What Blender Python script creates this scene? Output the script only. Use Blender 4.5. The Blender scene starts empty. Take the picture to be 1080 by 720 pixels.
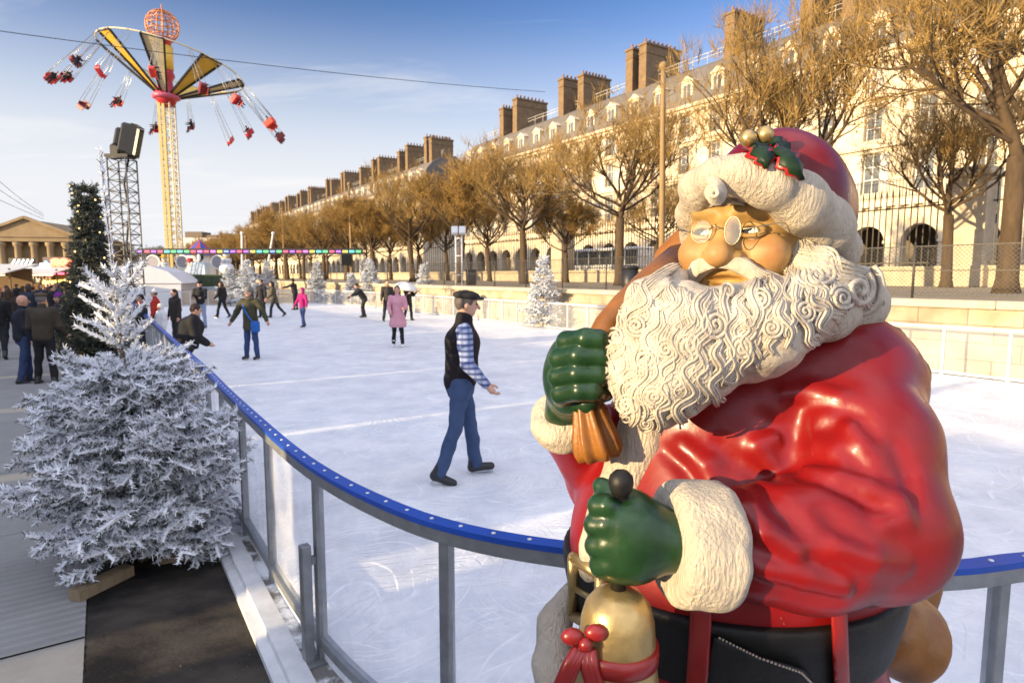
import bpy, bmesh, math, random
import numpy as np
from mathutils import Vector, Matrix
SC = bpy.context.scene
COL = SC.collection
R = math.radians
random.seed(7)
rng = np.random.default_rng(7)

# ---------------------------------------------------------------- camera model (photo pixels 1080x720)
F = 660.0
CX, CY = 540.0, 360.0
H = 1.95                       # eye height above the ice
HOR = 291.0                    # horizon row
PITCH = math.atan((CY - HOR) / F)
_cp, _sp = math.cos(PITCH), math.sin(PITCH)
def ray(px, py):
    a, b = (px - CX) / F, (CY - py) / F
    return np.array([a, _cp + b * _sp, -_sp + b * _cp])
def P(px, py, dep):            # world point at ground distance dep (world Y)
    r = ray(px, py)
    return np.array([0, 0, H]) + r * (dep / r[1])
def G(px, py, z=0.0):          # world point on the plane z
    r = ray(px, py)
    return np.array([0, 0, H]) + r * ((z - H) / r[2])
def PX(px, dep, z):            # x from pixel column, at distance dep and height z
    c = dep * _cp - (z - H) * _sp
    return np.array([(px - CX) / F * c, dep, z])
# street frame: d runs along the facade into the distance, n points from camera to the facade
DA = math.atan((540 - 110) / 660.0)
Dv = np.array([-math.sin(DA), math.cos(DA), 0.0])
Nv = np.array([math.cos(DA), math.sin(DA), 0.0])
def ST(s, D, z=0.0): return Dv * s + Nv * D + np.array([0, 0, z])
YAW = DA                       # rotation about z taking local Y to d

# ---------------------------------------------------------------- object helpers
def thing(name, label, cat, loc=(0, 0, 0), rotz=0.0, group=None, kind=None):
    o = bpy.data.objects.new(name, None); COL.objects.link(o)
    o.empty_display_size = 0.1
    o.location = Vector([float(v) for v in loc]); o.rotation_euler = (0, 0, rotz)
    o['label'] = label; o['category'] = cat
    if group: o['group'] = group
    if kind: o['kind'] = kind
    return o
def tag(o, label=None, cat=None, group=None, kind=None):
    if label: o['label'] = label
    if cat: o['category'] = cat
    if group: o['group'] = group
    if kind: o['kind'] = kind
    return o
KIDS = {}
def to_obj(name, verts, faces, mat, parent=None, smooth=True, world=False, mats=None, mi=None):
    me = bpy.data.meshes.new(name)
    V = np.asarray(verts, dtype=np.float64).reshape(-1, 3)
    if world and parent is not None:
        V = V - np.array(parent.location)
        rz = parent.rotation_euler[2]
        if rz:
            c, s = math.cos(-rz), math.sin(-rz)
            V = np.stack([V[:, 0] * c - V[:, 1] * s, V[:, 0] * s + V[:, 1] * c, V[:, 2]], 1)
    if isinstance(faces, np.ndarray):
        nf, k = faces.shape
        me.vertices.add(len(V)); me.vertices.foreach_set('co', V.astype(np.float32).ravel())
        me.loops.add(nf * k); me.loops.foreach_set('vertex_index', faces.astype(np.int32).ravel())
        me.polygons.add(nf)
        me.polygons.foreach_set('loop_start', np.arange(0, nf * k, k, dtype=np.int32))
        me.polygons.foreach_set('loop_total', np.full(nf, k, dtype=np.int32))
        me.update(calc_edges=True)
    else:
        me.from_pydata(V.tolist(), [], faces); me.update()
    for m in (mats or [mat]): me.materials.append(m)
    if mi is not None: me.polygons.foreach_set('material_index', np.asarray(mi, dtype=np.int32))
    if smooth is True: me.polygons.foreach_set('use_smooth', np.ones(len(me.polygons), dtype=bool))
    elif smooth is not False and smooth is not None: me.polygons.foreach_set('use_smooth', np.asarray(smooth, dtype=bool))
    me.validate()
    o = bpy.data.objects.new(name, me); COL.objects.link(o)
    if parent is not None:
        o.parent = parent; KIDS.setdefault(parent, []).append(o)
    return o
def copy_tree(o, parent=None):
    c = o.copy(); COL.objects.link(c)
    if parent is not None:
        c.parent = parent; KIDS.setdefault(parent, []).append(c)
    for ch in list(KIDS.get(o, [])): copy_tree(ch, c)
    return c

class MB:
    """collects shapes into one mesh"""
    def __init__(s): s.v = []; s.f = []; s.sm = []; s.mi = []; s.m = 0
    def add(s, vs, fs, smooth=False):
        o = len(s.v)
        s.v.extend([tuple(float(c) for c in q) for q in vs])
        s.f.extend([tuple(i + o for i in f) for f in fs])
        s.sm.extend([smooth] * len(fs)); s.mi.extend([s.m] * len(fs))
    def box(s, c, size, rotz=0.0, axes=None, bev=0.0):
        c = np.asarray(c, float); hx, hy, hz = [q / 2 for q in size]
        if axes is None:
            ax = np.array([math.cos(rotz), math.sin(rotz), 0]); ay = np.array([-math.sin(rotz), math.cos(rotz), 0]); az = np.array([0, 0, 1.])
        else: ax, ay, az = [np.asarray(a, float) for a in axes]
        if bev <= 0:
            vs = [c + ax * hx * i + ay * hy * j + az * hz * k for k in (-1, 1) for j in (-1, 1) for i in (-1, 1)]
            s.add(vs, [(0, 2, 3, 1), (4, 5, 7, 6), (0, 1, 5, 4), (2, 6, 7, 3), (0, 4, 6, 2), (1, 3, 7, 5)])
            return
        b = min(bev, hx * .9, hy * .9, hz * .9)
        vs = []; key = {}
        for i in (-1, 1):
            for j in (-1, 1):
                for k in (-1, 1):
                    for a in range(3):
                        q = [i * (hx - b), j * (hy - b), k * (hz - b)]
                        q[a] = [i * hx, j * hy, k * hz][a]
                        key[(i, j, k, a)] = len(vs); vs.append(c + ax * q[0] + ay * q[1] + az * q[2])
        fs = []
        for a in range(3):
            o1, o2 = (a + 1) % 3, (a + 2) % 3
            for sgn in (-1, 1):
                quad = []
                for (u, w) in ((-1, -1), (1, -1), (1, 1), (-1, 1)):
                    t = [0, 0, 0]; t[a] = sgn; t[o1] = u; t[o2] = w; quad.append(key[(t[0], t[1], t[2], a)])
                fs.append(tuple(quad if sgn > 0 else quad[::-1]))
        for a in range(3):
            o1, o2 = (a + 1) % 3, (a + 2) % 3
            for u in (-1, 1):
                for w in (-1, 1):
                    q = []
                    for e, which in ((-1, o1), (1, o1), (1, o2), (-1, o2)):
                        t = [0, 0, 0]; t[a] = e; t[o1] = u; t[o2] = w; q.append(key[(t[0], t[1], t[2], which)])
                    fs.append(tuple(q if u * w < 0 else q[::-1]))
        for i in (-1, 1):
            for j in (-1, 1):
                for k in (-1, 1):
                    q = [key[(i, j, k, 0)], key[(i, j, k, 1)], key[(i, j, k, 2)]]
                    fs.append(tuple(q if i * j * k > 0 else q[::-1]))
        s.add(vs, fs)
    def tube(s, pts, rad, n=6, cap=True, smooth=True, flat=None, ph=0.0):
        pts = np.asarray(pts, float); m = len(pts)
        rad = np.full(m, rad, float) if np.isscalar(rad) else np.asarray(rad, float)
        T = np.gradient(pts, axis=0) if m > 2 else np.repeat((pts[1:] - pts[:1]), 2, 0)
        T /= np.linalg.norm(T, axis=1)[:, None] + 1e-12
        u = np.cross(T[0], [0, 0, 1.0])
        if np.linalg.norm(u) < 1e-3: u = np.array([1.0, 0, 0])
        u /= np.linalg.norm(u); vs = []
        for i in range(m):
            u = u - T[i] * np.dot(u, T[i]); u /= np.linalg.norm(u) + 1e-12
            w = np.cross(T[i], u)
            for k in range(n):
                a = 2 * math.pi * k / n + ph
                vs.append(pts[i] + rad[i] * (math.cos(a) * u + math.sin(a) * w))
        fs = [(i * n + k, i * n + (k + 1) % n, (i + 1) * n + (k + 1) % n, (i + 1) * n + k) for i in range(m - 1) for k in range(n)]
        if cap: fs += [tuple(range(n))[::-1], tuple((m - 1) * n + k for k in range(n))]
        s.add(vs, fs, smooth)
    def bar(s, a, b, w, h=None, up=(0, 0, 1)):
        a = np.asarray(a, float); b = np.asarray(b, float); h = h or w
        t = b - a; L = np.linalg.norm(t); t /= L
        up = np.asarray(up, float)
        if abs(np.dot(t, up)) > .98: up = np.array([0, 1., 0]) if abs(t[1]) < .9 else np.array([1., 0, 0])
        x = np.cross(t, up); x /= np.linalg.norm(x); y = np.cross(x, t)
        s.box((a + b) / 2, (w, L, h), axes=(x, t, y))
    def lathe(s, prof, c=(0, 0, 0), n=24, smooth=True, mod=None, axes=None):
        c = np.asarray(c, float); vs = []
        X, Y, Z = [np.array(a, float) for a in (axes or ((1, 0, 0), (0, 1, 0), (0, 0, 1)))]
        for i, (r, z) in enumerate(prof):
            for k in range(n):
                a = 2 * math.pi * k / n; rr = r * (mod(a, i) if mod else 1)
                vs.append(c + X * rr * math.cos(a) + Y * rr * math.sin(a) + Z * z)
        m = len(prof)
        fs = [(i * n + k, i * n + (k + 1) % n, (i + 1) * n + (k + 1) % n, (i + 1) * n + k) for i in range(m - 1) for k in range(n)]
        fs += [tuple(range(n))[::-1], tuple((m - 1) * n + k for k in range(n))]
        s.add(vs, fs, smooth)
    def ball(s, c, r, n=10, m=7):
        r = np.array([r, r, r], float) if np.isscalar(r) else np.asarray(r, float)
        c = np.asarray(c, float); vs = [c + [0, 0, -r[2]]]
        for i in range(1, m):
            a = -math.pi / 2 + math.pi * i / m
            for k in range(n):
                b = 2 * math.pi * k / n
                vs.append(c + r * np.array([math.cos(a) * math.cos(b), math.cos(a) * math.sin(b), math.sin(a)]))
        vs.append(c + [0, 0, r[2]])
        fs = [(0, 1 + (k + 1) % n, 1 + k) for k in range(n)]
        for i in range(m - 2):
            o = 1 + i * n
            fs += [(o + k, o + (k + 1) % n, o + n + (k + 1) % n, o + n + k) for k in range(n)]
        o = 1 + (m - 2) * n
        fs += [(o + k, o + (k + 1) % n, len(vs) - 1) for k in range(n)]
        s.add(vs, fs, True)
    def poly(s, pts, smooth=False): s.add(pts, [tuple(range(len(pts)))], smooth)
    def prism(s, pts, ext):         # polygon pts extruded by vector ext
        pts = np.asarray(pts, float); n = len(pts); ext = np.asarray(ext, float)
        vs = list(pts) + list(pts + ext)
        fs = [tuple(range(n))[::-1], tuple(range(n, 2 * n))] + [(i, (i + 1) % n, n + (i + 1) % n, n + i) for i in range(n)]
        s.add(vs, fs)
    def mesh(s, V, Fc, smooth=True):
        s.add(np.asarray(V).tolist(), np.asarray(Fc).tolist(), smooth)
    def build(s, name, mat, parent=None, world=False, mats=None):
        return to_obj(name, s.v, s.f, mat, parent, smooth=s.sm, world=world, mats=mats, mi=s.mi if mats else None)

# ---------------------------------------------------------------- signed distance modelling
def sd_cap(p, a, b, ra, rb):
    a = np.asarray(a, np.float32); b = np.asarray(b, np.float32)
    ab = b - a; t = np.clip((p - a) @ ab / max(float(ab @ ab), 1e-9), 0, 1)
    q = p - a - t[:, None] * ab
    return np.sqrt((q * q).sum(1)) - (ra + (rb - ra) * t)
def sd_ell(p, c, r, rot=None):
    q = p - np.asarray(c, np.float32)
    if rot is not None: q = q @ np.asarray(rot, np.float32)      # columns = local axes
    r = np.asarray(r, np.float32)
    k0 = np.sqrt(((q / r) ** 2).sum(1)); k1 = np.sqrt(((q / (r * r)) ** 2).sum(1)) + 1e-9
    return k0 * (k0 - 1) / k1
def sd_box(p, c, hsize, rad=0.02, rot=None):
    q = p - np.asarray(c, np.float32)
    if rot is not None: q = q @ np.asarray(rot, np.float32)
    q = np.abs(q) - (np.asarray(hsize, np.float32) - rad)
    return np.sqrt((np.maximum(q, 0) ** 2).sum(1)) + np.minimum(q.max(1), 0) - rad
def smin(a, b, k):
    h = np.clip(.5 + .5 * (b - a) / k, 0, 1)
    return b + (a - b) * h - k * h * (1 - h)
def smax(a, b, k): return -smin(-a, -b, k)
def chain(pts, rad, k=.02):
    pts = [np.asarray(q, float) for q in pts]
    def f(p):
        d = None
        for i in range(len(pts) - 1):
            e = sd_cap(p, pts[i], pts[i + 1], rad[i], rad[i + 1])
            d = e if d is None else (np.minimum(d, e) if k <= 0 else smin(d, e, k))
        return d
    return f
def union(fs, k):
    def f(p):
        d = fs[0](p)
        for g in fs[1:]: d = smin(d, g(p), k)
        return d
    return f
def fbm(p, s, o=3, seed=0):
    r = np.random.default_rng(seed); d = 0; a = 1
    for i in range(o):
        for j in range(3):
            w = r.normal(size=3); w /= np.linalg.norm(w)
            w2 = r.normal(size=3); w2 /= np.linalg.norm(w2)
            d = d + a * np.sin(p @ (w * s).astype(np.float32) + 1.7 * np.sin(p @ (w2 * s * .7).astype(np.float32) + r.uniform(0, 6)) + r.uniform(0, 6)) / 3
        s *= 2; a *= .5
    return d
def snet(f, lo, hi, h):
    lo = np.asarray(lo, np.float32); hi = np.asarray(hi, np.float32)
    n = np.ceil((hi - lo) / h).astype(int) + 1
    ax = [lo[i] + h * np.arange(n[i], dtype=np.float32) for i in range(3)]
    g = np.stack(np.meshgrid(*ax, indexing='ij'), -1).reshape(-1, 3)
    v = np.empty(len(g), np.float32)
    for i in range(0, len(g), 400000): v[i:i + 400000] = f(g[i:i + 400000])
    v = v.reshape(n); neg = v < 0
    c = [(i, j, k) for i in (0, 1) for j in (0, 1) for k in (0, 1)]
    sl = lambda o, A: A[o[0]:n[0] - 1 + o[0], o[1]:n[1] - 1 + o[1], o[2]:n[2] - 1 + o[2]]
    cnt = sum(sl(o, neg).astype(np.int8) for o in c)
    act = np.argwhere((cnt > 0) & (cnt < 8))
    pos = np.zeros((len(act), 3), np.float32); num = np.zeros(len(act), np.float32)
    for a in c:
        for x in range(3):
            if a[x] == 1: continue
            b = list(a); b[x] = 1
            va = v[act[:, 0] + a[0], act[:, 1] + a[1], act[:, 2] + a[2]]
            vb = v[act[:, 0] + b[0], act[:, 1] + b[1], act[:, 2] + b[2]]
            m = (va < 0) != (vb < 0)
            t = np.where(m, va / np.where(m, va - vb, 1), 0)
            q = np.tile(np.array(a, np.float32), (len(act), 1)); q[:, x] += t
            pos += q * m[:, None]; num += m
    pos = lo + h * (act + pos / num[:, None])
    idx = np.full(n - 1, -1, np.int64); idx[act[:, 0], act[:, 1], act[:, 2]] = np.arange(len(act))
    faces = []
    for x in range(3):
        y, z = (x + 1) % 3, (x + 2) % 3
        s0 = [slice(None)] * 3; s1 = [slice(None)] * 3; s0[x] = slice(0, n[x] - 1); s1[x] = slice(1, n[x])
        ch = neg[tuple(s0)] != neg[tuple(s1)]
        e = np.argwhere(ch)
        e = e[(e[:, y] > 0) & (e[:, z] > 0) & (e[:, y] < n[y] - 1) & (e[:, z] < n[z] - 1)]
        q = []
        for dy, dz in ((-1, -1), (0, -1), (0, 0), (-1, 0)):
            w = e.copy(); w[:, y] += dy; w[:, z] += dz
            q.append(idx[w[:, 0], w[:, 1], w[:, 2]])
        q = np.stack(q, 1)
        flip = ~neg[e[:, 0], e[:, 1], e[:, 2]]
        q[flip] = q[flip][:, ::-1]
        faces.append(q)
    return pos, np.concatenate(faces)
def sdf_obj(name, f, lo, hi, h, mat, parent=None, world=True):
    V, Q = snet(f, lo, hi, h)
    return to_obj(name, V, Q, mat, parent, True, world)
def bounds(pts, pad):
    pts = np.asarray(pts); return pts.min(0) - pad, pts.max(0) + pad
def trace(f, pxs, t0=.5, t1=2.6, off=0.0):
    """hit points of photo rays with a surface"""
    pxs = np.asarray(pxs, float)
    d = np.stack([ray(x, y) for x, y in pxs]); d /= np.linalg.norm(d, axis=1)[:, None]
    o = np.array([0, 0, H]); t = np.full(len(d), t0)
    for i in range(90):
        v = f((o + d * t[:, None]).astype(np.float32)) - off
        t = np.minimum(t + .7 * v, t1)
    return o + d * t[:, None], t < t1 - 1e-3
def grad(f, p, e=.004):
    p = np.asarray(p, np.float32); g = []
    for i in range(3):
        o = np.zeros(3, np.float32); o[i] = e
        g.append(f(p + o) - f(p - o))
    g = np.stack(g, 1); return g / (np.linalg.norm(g, axis=1)[:, None] + 1e-9)

# ---------------------------------------------------------------- materials
def nodes(name):
    m = bpy.data.materials.new(name); m.use_nodes = True
    nt = m.node_tree; b = nt.nodes['Principled BSDF']
    return m, nt, b
def N(nt, t, **kw):
    n = nt.nodes.new(t)
    for k, v in kw.items():
        if k.startswith('i_'): n.inputs[k[2:].replace('_', ' ')].default_value = v
        else: setattr(n, k, v)
    return n
def M(name, col, rough=.6, metal=0.0, var=.2, scale=6.0, bump=0.0, bscale=40.0, col2=None, coat=0.0, spec=.5, stretch=None, detail=4, bdist=.02, w2=.5, rvar=0.0):
    m, nt, b = nodes(name); L = nt.links.new
    b.inputs['Metallic'].default_value = metal; b.inputs['Roughness'].default_value = rough
    b.inputs['Coat Weight'].default_value = coat; b.inputs['Coat Roughness'].default_value = .12
    b.inputs['Specular IOR Level'].default_value = spec
    tc = N(nt, 'ShaderNodeTexCoord'); vec = tc.outputs['Object']
    if stretch:
        mp = N(nt, 'ShaderNodeMapping'); mp.inputs['Scale'].default_value = stretch
        L(vec, mp.inputs['Vector']); vec = mp.outputs['Vector']
    c2 = col2 or tuple(c * (1 - var) for c in col)
    nz = N(nt, 'ShaderNodeTexNoise', i_Scale=scale, i_Detail=detail, i_Roughness=.6); L(vec, nz.inputs['Vector'])
    rp = N(nt, 'ShaderNodeValToRGB'); e = rp.color_ramp.elements
    e[0].position = .5 - .22 * w2 * 2; e[1].position = .5 + .22 * w2 * 2
    e[0].color = (*c2, 1); e[1].color = (*col, 1)
    L(nz.outputs['Fac'], rp.inputs['Fac']); L(rp.outputs['Color'], b.inputs['Base Color'])
    if rvar:
        mr = N(nt, 'ShaderNodeMapRange', i_To_Min=rough - rvar, i_To_Max=rough + rvar); L(nz.outputs['Fac'], mr.inputs['Value']); L(mr.outputs['Result'], b.inputs['Roughness'])
    if bump:
        n2 = N(nt, 'ShaderNodeTexNoise', i_Scale=bscale, i_Detail=5, i_Roughness=.6); L(vec, n2.inputs['Vector'])
        bp = N(nt, 'ShaderNodeBump', i_Strength=bump, i_Distance=bdist); L(n2.outputs['Fac'], bp.inputs['Height']); L(bp.outputs['Normal'], b.inputs['Normal'])
    return m
def EM(name, col, strength=3.0):
    m, nt, b = nodes(name)
    b.inputs['Base Color'].default_value = (*[c * .5 for c in col], 1)
    b.inputs['Emission Color'].default_value = (*col, 1); b.inputs['Emission Strength'].default_value = strength
    return m
# ---------------------------------------------------------------- camera, sun, sky
cam = bpy.data.cameras.new('camera'); camo = bpy.data.objects.new('camera', cam); COL.objects.link(camo)
cam.sensor_width = 36.0; cam.sensor_fit = 'HORIZONTAL'; cam.lens = F / 1080 * 36.0
cam.clip_start = 0.05; cam.clip_end = 6000
camo.location = (0, 0, H); camo.rotation_euler = (math.pi / 2 - PITCH, 0, 0)
cam.dof.use_dof = True; cam.dof.focus_distance = 1.75; cam.dof.aperture_fstop = 6.5
SC.camera = camo
SUN_EL = R(9.5)
sun_h = np.array([-.85, -.527]); sun_h /= np.linalg.norm(sun_h)
SUNV = np.array([sun_h[0] * math.cos(SUN_EL), sun_h[1] * math.cos(SUN_EL), math.sin(SUN_EL)])
sl = bpy.data.lights.new('sun', 'SUN'); so = bpy.data.objects.new('sun', sl); COL.objects.link(so)
sl.energy = 3.8; sl.angle = R(.5); sl.color = (1.0, .76, .43)
so.location = (-20, -10, 20)
so.rotation_euler = Vector(SUNV).to_track_quat('Z', 'Y').to_euler()
W = bpy.data.worlds.new('World'); SC.world = W; W.use_nodes = True
nt = W.node_tree; L = nt.links.new
bg = nt.nodes['Background']; bg.inputs['Strength'].default_value = .13
sky = N(nt, 'ShaderNodeTexSky'); sky.sky_type = 'NISHITA'; sky.sun_disc = False
sky.sun_elevation = SUN_EL; sky.sun_rotation = math.atan2(sun_h[0], sun_h[1])
sky.air_density = 1.0; sky.dust_density = .6; sky.ozone_density = 1.3; sky.altitude = 50
tc = N(nt, 'ShaderNodeTexCoord')
sx = N(nt, 'ShaderNodeSeparateXYZ'); L(tc.outputs['Generated'], sx.inputs[0])
dv = N(nt, 'ShaderNodeMath', operation='ADD'); dv.inputs[1].default_value = .12; L(sx.outputs['Z'], dv.inputs[0])
v1 = N(nt, 'ShaderNodeVectorMath', operation='SCALE'); dd = N(nt, 'ShaderNodeMath', operation='DIVIDE'); dd.inputs[0].default_value = 1; L(dv.outputs[0], dd.inputs[1])
L(tc.outputs['Generated'], v1.inputs[0]); L(dd.outputs[0], v1.inputs['Scale'])
mp = N(nt, 'ShaderNodeMapping'); mp.inputs['Scale'].default_value = (.55, 1.5, 1); mp.inputs['Rotation'].default_value = (0, 0, R(25)); mp.inputs['Location'].default_value = (1.3, .4, 0)
L(v1.outputs[0], mp.inputs['Vector'])
nz = N(nt, 'ShaderNodeTexNoise', i_Scale=1.1, i_Detail=7, i_Roughness=.58, i_Distortion=.4); L(mp.outputs[0], nz.inputs['Vector'])
rp = N(nt, 'ShaderNodeValToRGB'); rp.color_ramp.elements[0].position = .52; rp.color_ramp.elements[1].position = .72; L(nz.outputs['Fac'], rp.inputs['Fac'])
# clear deep blue aloft, pale air towards the horizon, added bright cloud cap overhead, out of view, to light the ice
gm = N(nt, 'ShaderNodeGamma'); gm.inputs['Gamma'].default_value = 1.55
sc0 = N(nt, 'ShaderNodeMix', data_type='RGBA', blend_type='MULTIPLY'); sc0.inputs['Factor'].default_value = 1; L(sky.outputs[0], sc0.inputs['A']); sc0.inputs['B'].default_value = (.36, .36, .36, 1)
L(sc0.outputs['Result'], gm.inputs['Color'])
sc1 = N(nt, 'ShaderNodeMix', data_type='RGBA', blend_type='MULTIPLY'); sc1.inputs['Factor'].default_value = 1; L(gm.outputs[0], sc1.inputs['A']); sc1.inputs['B'].default_value = (1.42, 1.47, 1.92, 1)
hz = N(nt, 'ShaderNodeMapRange', interpolation_type='SMOOTHSTEP', i_From_Min=.10, i_From_Max=.40, i_To_Min=1.0, i_To_Max=.0); L(sx.outputs['Z'], hz.inputs['Value'])
hm = N(nt, 'ShaderNodeMix', data_type='RGBA'); L(hz.outputs[0], hm.inputs['Factor']); L(sc1.outputs['Result'], hm.inputs['A']); hm.inputs['B'].default_value = (2.62, 2.66, 2.78, 1)
fm = N(nt, 'ShaderNodeMapRange', i_From_Min=.0, i_From_Max=.55, i_To_Min=1.0, i_To_Max=.0); L(sx.outputs['Z'], fm.inputs['Value'])
mm = N(nt, 'ShaderNodeMath', operation='MULTIPLY'); L(rp.outputs['Color'], mm.inputs[0]); L(fm.outputs[0], mm.inputs[1])
mx = N(nt, 'ShaderNodeMix', data_type='RGBA'); L(mm.outputs[0], mx.inputs['Factor']); L(hm.outputs['Result'], mx.inputs['A']); mx.inputs['B'].default_value = (3.0, 2.95, 2.9, 1)
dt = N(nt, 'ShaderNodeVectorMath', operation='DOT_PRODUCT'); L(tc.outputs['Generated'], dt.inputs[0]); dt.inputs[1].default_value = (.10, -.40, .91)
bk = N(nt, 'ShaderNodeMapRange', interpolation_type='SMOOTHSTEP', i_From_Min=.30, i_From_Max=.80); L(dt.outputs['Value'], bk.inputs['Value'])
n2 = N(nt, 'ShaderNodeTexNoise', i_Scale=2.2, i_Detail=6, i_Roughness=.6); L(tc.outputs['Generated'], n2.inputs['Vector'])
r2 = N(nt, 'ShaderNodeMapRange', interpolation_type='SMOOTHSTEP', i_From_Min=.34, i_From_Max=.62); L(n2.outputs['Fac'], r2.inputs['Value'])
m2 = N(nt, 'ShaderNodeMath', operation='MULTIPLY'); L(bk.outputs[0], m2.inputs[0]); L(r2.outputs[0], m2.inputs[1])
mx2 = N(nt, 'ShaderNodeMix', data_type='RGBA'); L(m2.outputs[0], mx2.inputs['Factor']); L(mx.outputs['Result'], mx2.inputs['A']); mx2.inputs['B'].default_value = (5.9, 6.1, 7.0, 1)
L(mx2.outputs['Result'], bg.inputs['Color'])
SC.view_settings.view_transform = 'Standard'; SC.view_settings.look = 'None'; SC.view_settings.gamma = 1; SC.view_settings.exposure = 1.38
SC.cycles.max_bounces = 6; SC.cycles.transparent_max_bounces = 16
# ---------------------------------------------------------------- the statue
def build_santa():
    base = P(765, 560, 1.45); base[2] = -.12
    root = thing('father_christmas_statue', 'large painted red and white Father Christmas statue holding a golden bell', 'statue', base)
    red = M('statue_red_paint', (.235, .005, .006), .38, var=.4, scale=5, coat=.10, spec=.35, bump=.10, bscale=26, bdist=.01, w2=.6)
    # worn paint : small chips and a dull film over the red
    nt = red.node_tree; b = nt.nodes['Principled BSDF']; src = b.inputs['Base Color'].links[0].from_socket
    tcx = N(nt, 'ShaderNodeTexCoord'); nx = N(nt, 'ShaderNodeTexNoise', i_Scale=24.0, i_Detail=7, i_Roughness=.62); nt.links.new(tcx.outputs['Object'], nx.inputs['Vector'])
    mrx = N(nt, 'ShaderNodeMapRange', i_From_Min=.715, i_From_Max=.745); nt.links.new(nx.outputs['Fac'], mrx.inputs['Value'])
    mxx = N(nt, 'ShaderNodeMix', data_type='RGBA'); nt.links.new(mrx.outputs[0], mxx.inputs['Factor']); nt.links.new(src, mxx.inputs['A']); mxx.inputs['B'].default_value = (.42, .30, .25, 1); nt.links.new(mxx.outputs['Result'], b.inputs['Base Color'])
    ny = N(nt, 'ShaderNodeTexNoise', i_Scale=7.0, i_Detail=8, i_Roughness=.65); nt.links.new(tcx.outputs['Object'], ny.inputs['Vector'])
    mry = N(nt, 'ShaderNodeMapRange', i_From_Min=.3, i_From_Max=.7, i_To_Min=.28, i_To_Max=.52); nt.links.new(ny.outputs['Fac'], mry.inputs['Value']); nt.links.new(mry.outputs[0], b.inputs['Roughness'])
    redhat = M('statue_hat_paint', (.17, .003, .005), .36, var=.4, scale=6, coat=.08, spec=.3, bump=.08, bscale=30, bdist=.006)
    fur = M('statue_fur_paint', (.62, .535, .42), .75, var=.22, scale=14, bump=.8, bscale=75, bdist=.022, stretch=(2, 2, .55))
    hair = M('statue_hair_paint', (.63, .55, .44), .66, var=.5, scale=26, bump=.5, bscale=150, bdist=.006)
    skin = M('statue_skin_paint', (.44, .285, .10), .52, var=.22, scale=20, bump=.2, bscale=55, bdist=.004, spec=.35, col2=(.26, .145, .04))
    green = M('statue_glove_paint', (.012, .045, .013), .36, var=.45, scale=16, coat=.25, spec=.35, bump=.15, bscale=40, bdist=.008)
    black = M('statue_belt_paint', (.012, .011, .010), .5, spec=.3, var=.4, scale=22, bump=.25, bscale=60, bdist=.006)
    gold = M('statue_gold_paint', (.56, .40, .17), .34, metal=.75, var=.35, scale=12, bump=.2, bscale=30, bdist=.01, rvar=.12)
    brown = M('statue_sack_paint', (.28, .105, .013), .40, var=.4, scale=14, bump=.25, bscale=22, bdist=.015)
    whitee = M('eye_white', (.75, .7, .6), .25, var=.05); iris = M('eye_iris', (.03, .045, .055), .15, var=.3)
    brassw = M('spectacle_wire', (.36, .30, .22), .35, metal=.9, var=.1)
    strapred = M('statue_strap_paint', (.27, .012, .010), .35, var=.3, scale=12, coat=.2)
    gl, gnt, gb = nodes('spectacle_lens'); gb.inputs['Base Color'].default_value = (.8, .82, .86, 1); gb.inputs['Roughness'].default_value = .08
    gb.inputs['Alpha'].default_value = .18; gb.inputs['Metallic'].default_value = .35

    # -- coat ------------------------------------------------------
    E = lambda px, py, d, rx, ry, rz: (lambda p, c=P(px, py, d), r=(rx, ry, rz): sd_ell(p, c, r))
    torso = union([E(765, 575, 1.45, .375, .35, .36), E(795, 440, 1.46, .33, .28, .30), E(760, 760, 1.46, .40, .38, .45),
                   E(880, 400, 1.36, .17, .17, .14)], .09)
    larm = union([chain([P(895, 408, 1.31), P(906, 468, 1.21), P(914, 553, 1.13)], [.112, .134, .138], .04),
                  chain([P(914, 553, 1.13), P(850, 572, 1.07), P(792, 574, 1.045)], [.137, .116, .100], .04)], .03)
    rarm = chain([P(700, 430, 1.66), P(648, 505, 1.68), P(603, 445, 1.48)], [.12, .12, .085], .05)
    coat0 = union([torso, larm, rarm], .028)
    # folds: photo-guided curves laid on the surface, then raised or cut
    folds = []
    def fold(pts, r, cut, depth=0.0, k=.02):
        h, ok = trace(coat0, pts)
        n = grad(coat0, h)
        h = h + n * (depth if not cut else (r * .55 - depth))
        rr = [r * (.45 + .55 * math.sin(math.pi * (i + .6) / (len(pts) + .2))) for i in range(len(pts))]
        folds.append((chain(h, rr, .008), cut, k, h.min(0) - r * 2.5, h.max(0) + r * 2.5))
    # valleys
    fold([(842, 432), (838, 462), (840, 492), (846, 505)], .018, True)
    fold([(760, 470), (775, 486), (800, 500), (822, 506)], .014, True)
    fold([(855, 503), (885, 512), (915, 527), (938, 540)], .020, True)
    fold([(800, 513), (820, 535), (842, 556)], .018, True)
    fold([(780, 556), (805, 577), (830, 592)], .018, True)
    fold([(872, 542), (888, 560), (912, 575)], .018, True)
    fold([(856, 592), (880, 606), (905, 616)], .016, True)
    fold([(880, 425), (902, 440), (918, 462)], .018, True)
    fold([(783, 606), (830, 622), (880, 634)], .013, True)
    fold([(805, 440), (815, 452), (838, 446)], .018, True)
    fold([(868, 452), (882, 448), (893, 457)], .013, True)
    fold([(700, 475), (722, 492), (735, 515)], .015, True)
    fold([(945, 470), (958, 500), (962, 530)], .016, True)
    # ridges
    fold([(850, 495), (882, 503), (918, 516), (946, 530), (950, 545), (930, 552)], .017, False, -.004)
    fold([(786, 535), (806, 560), (838, 582)], .018, False, -.006)
    fold([(896, 452), (908, 470), (922, 488)], .018, False, -.005)
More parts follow.
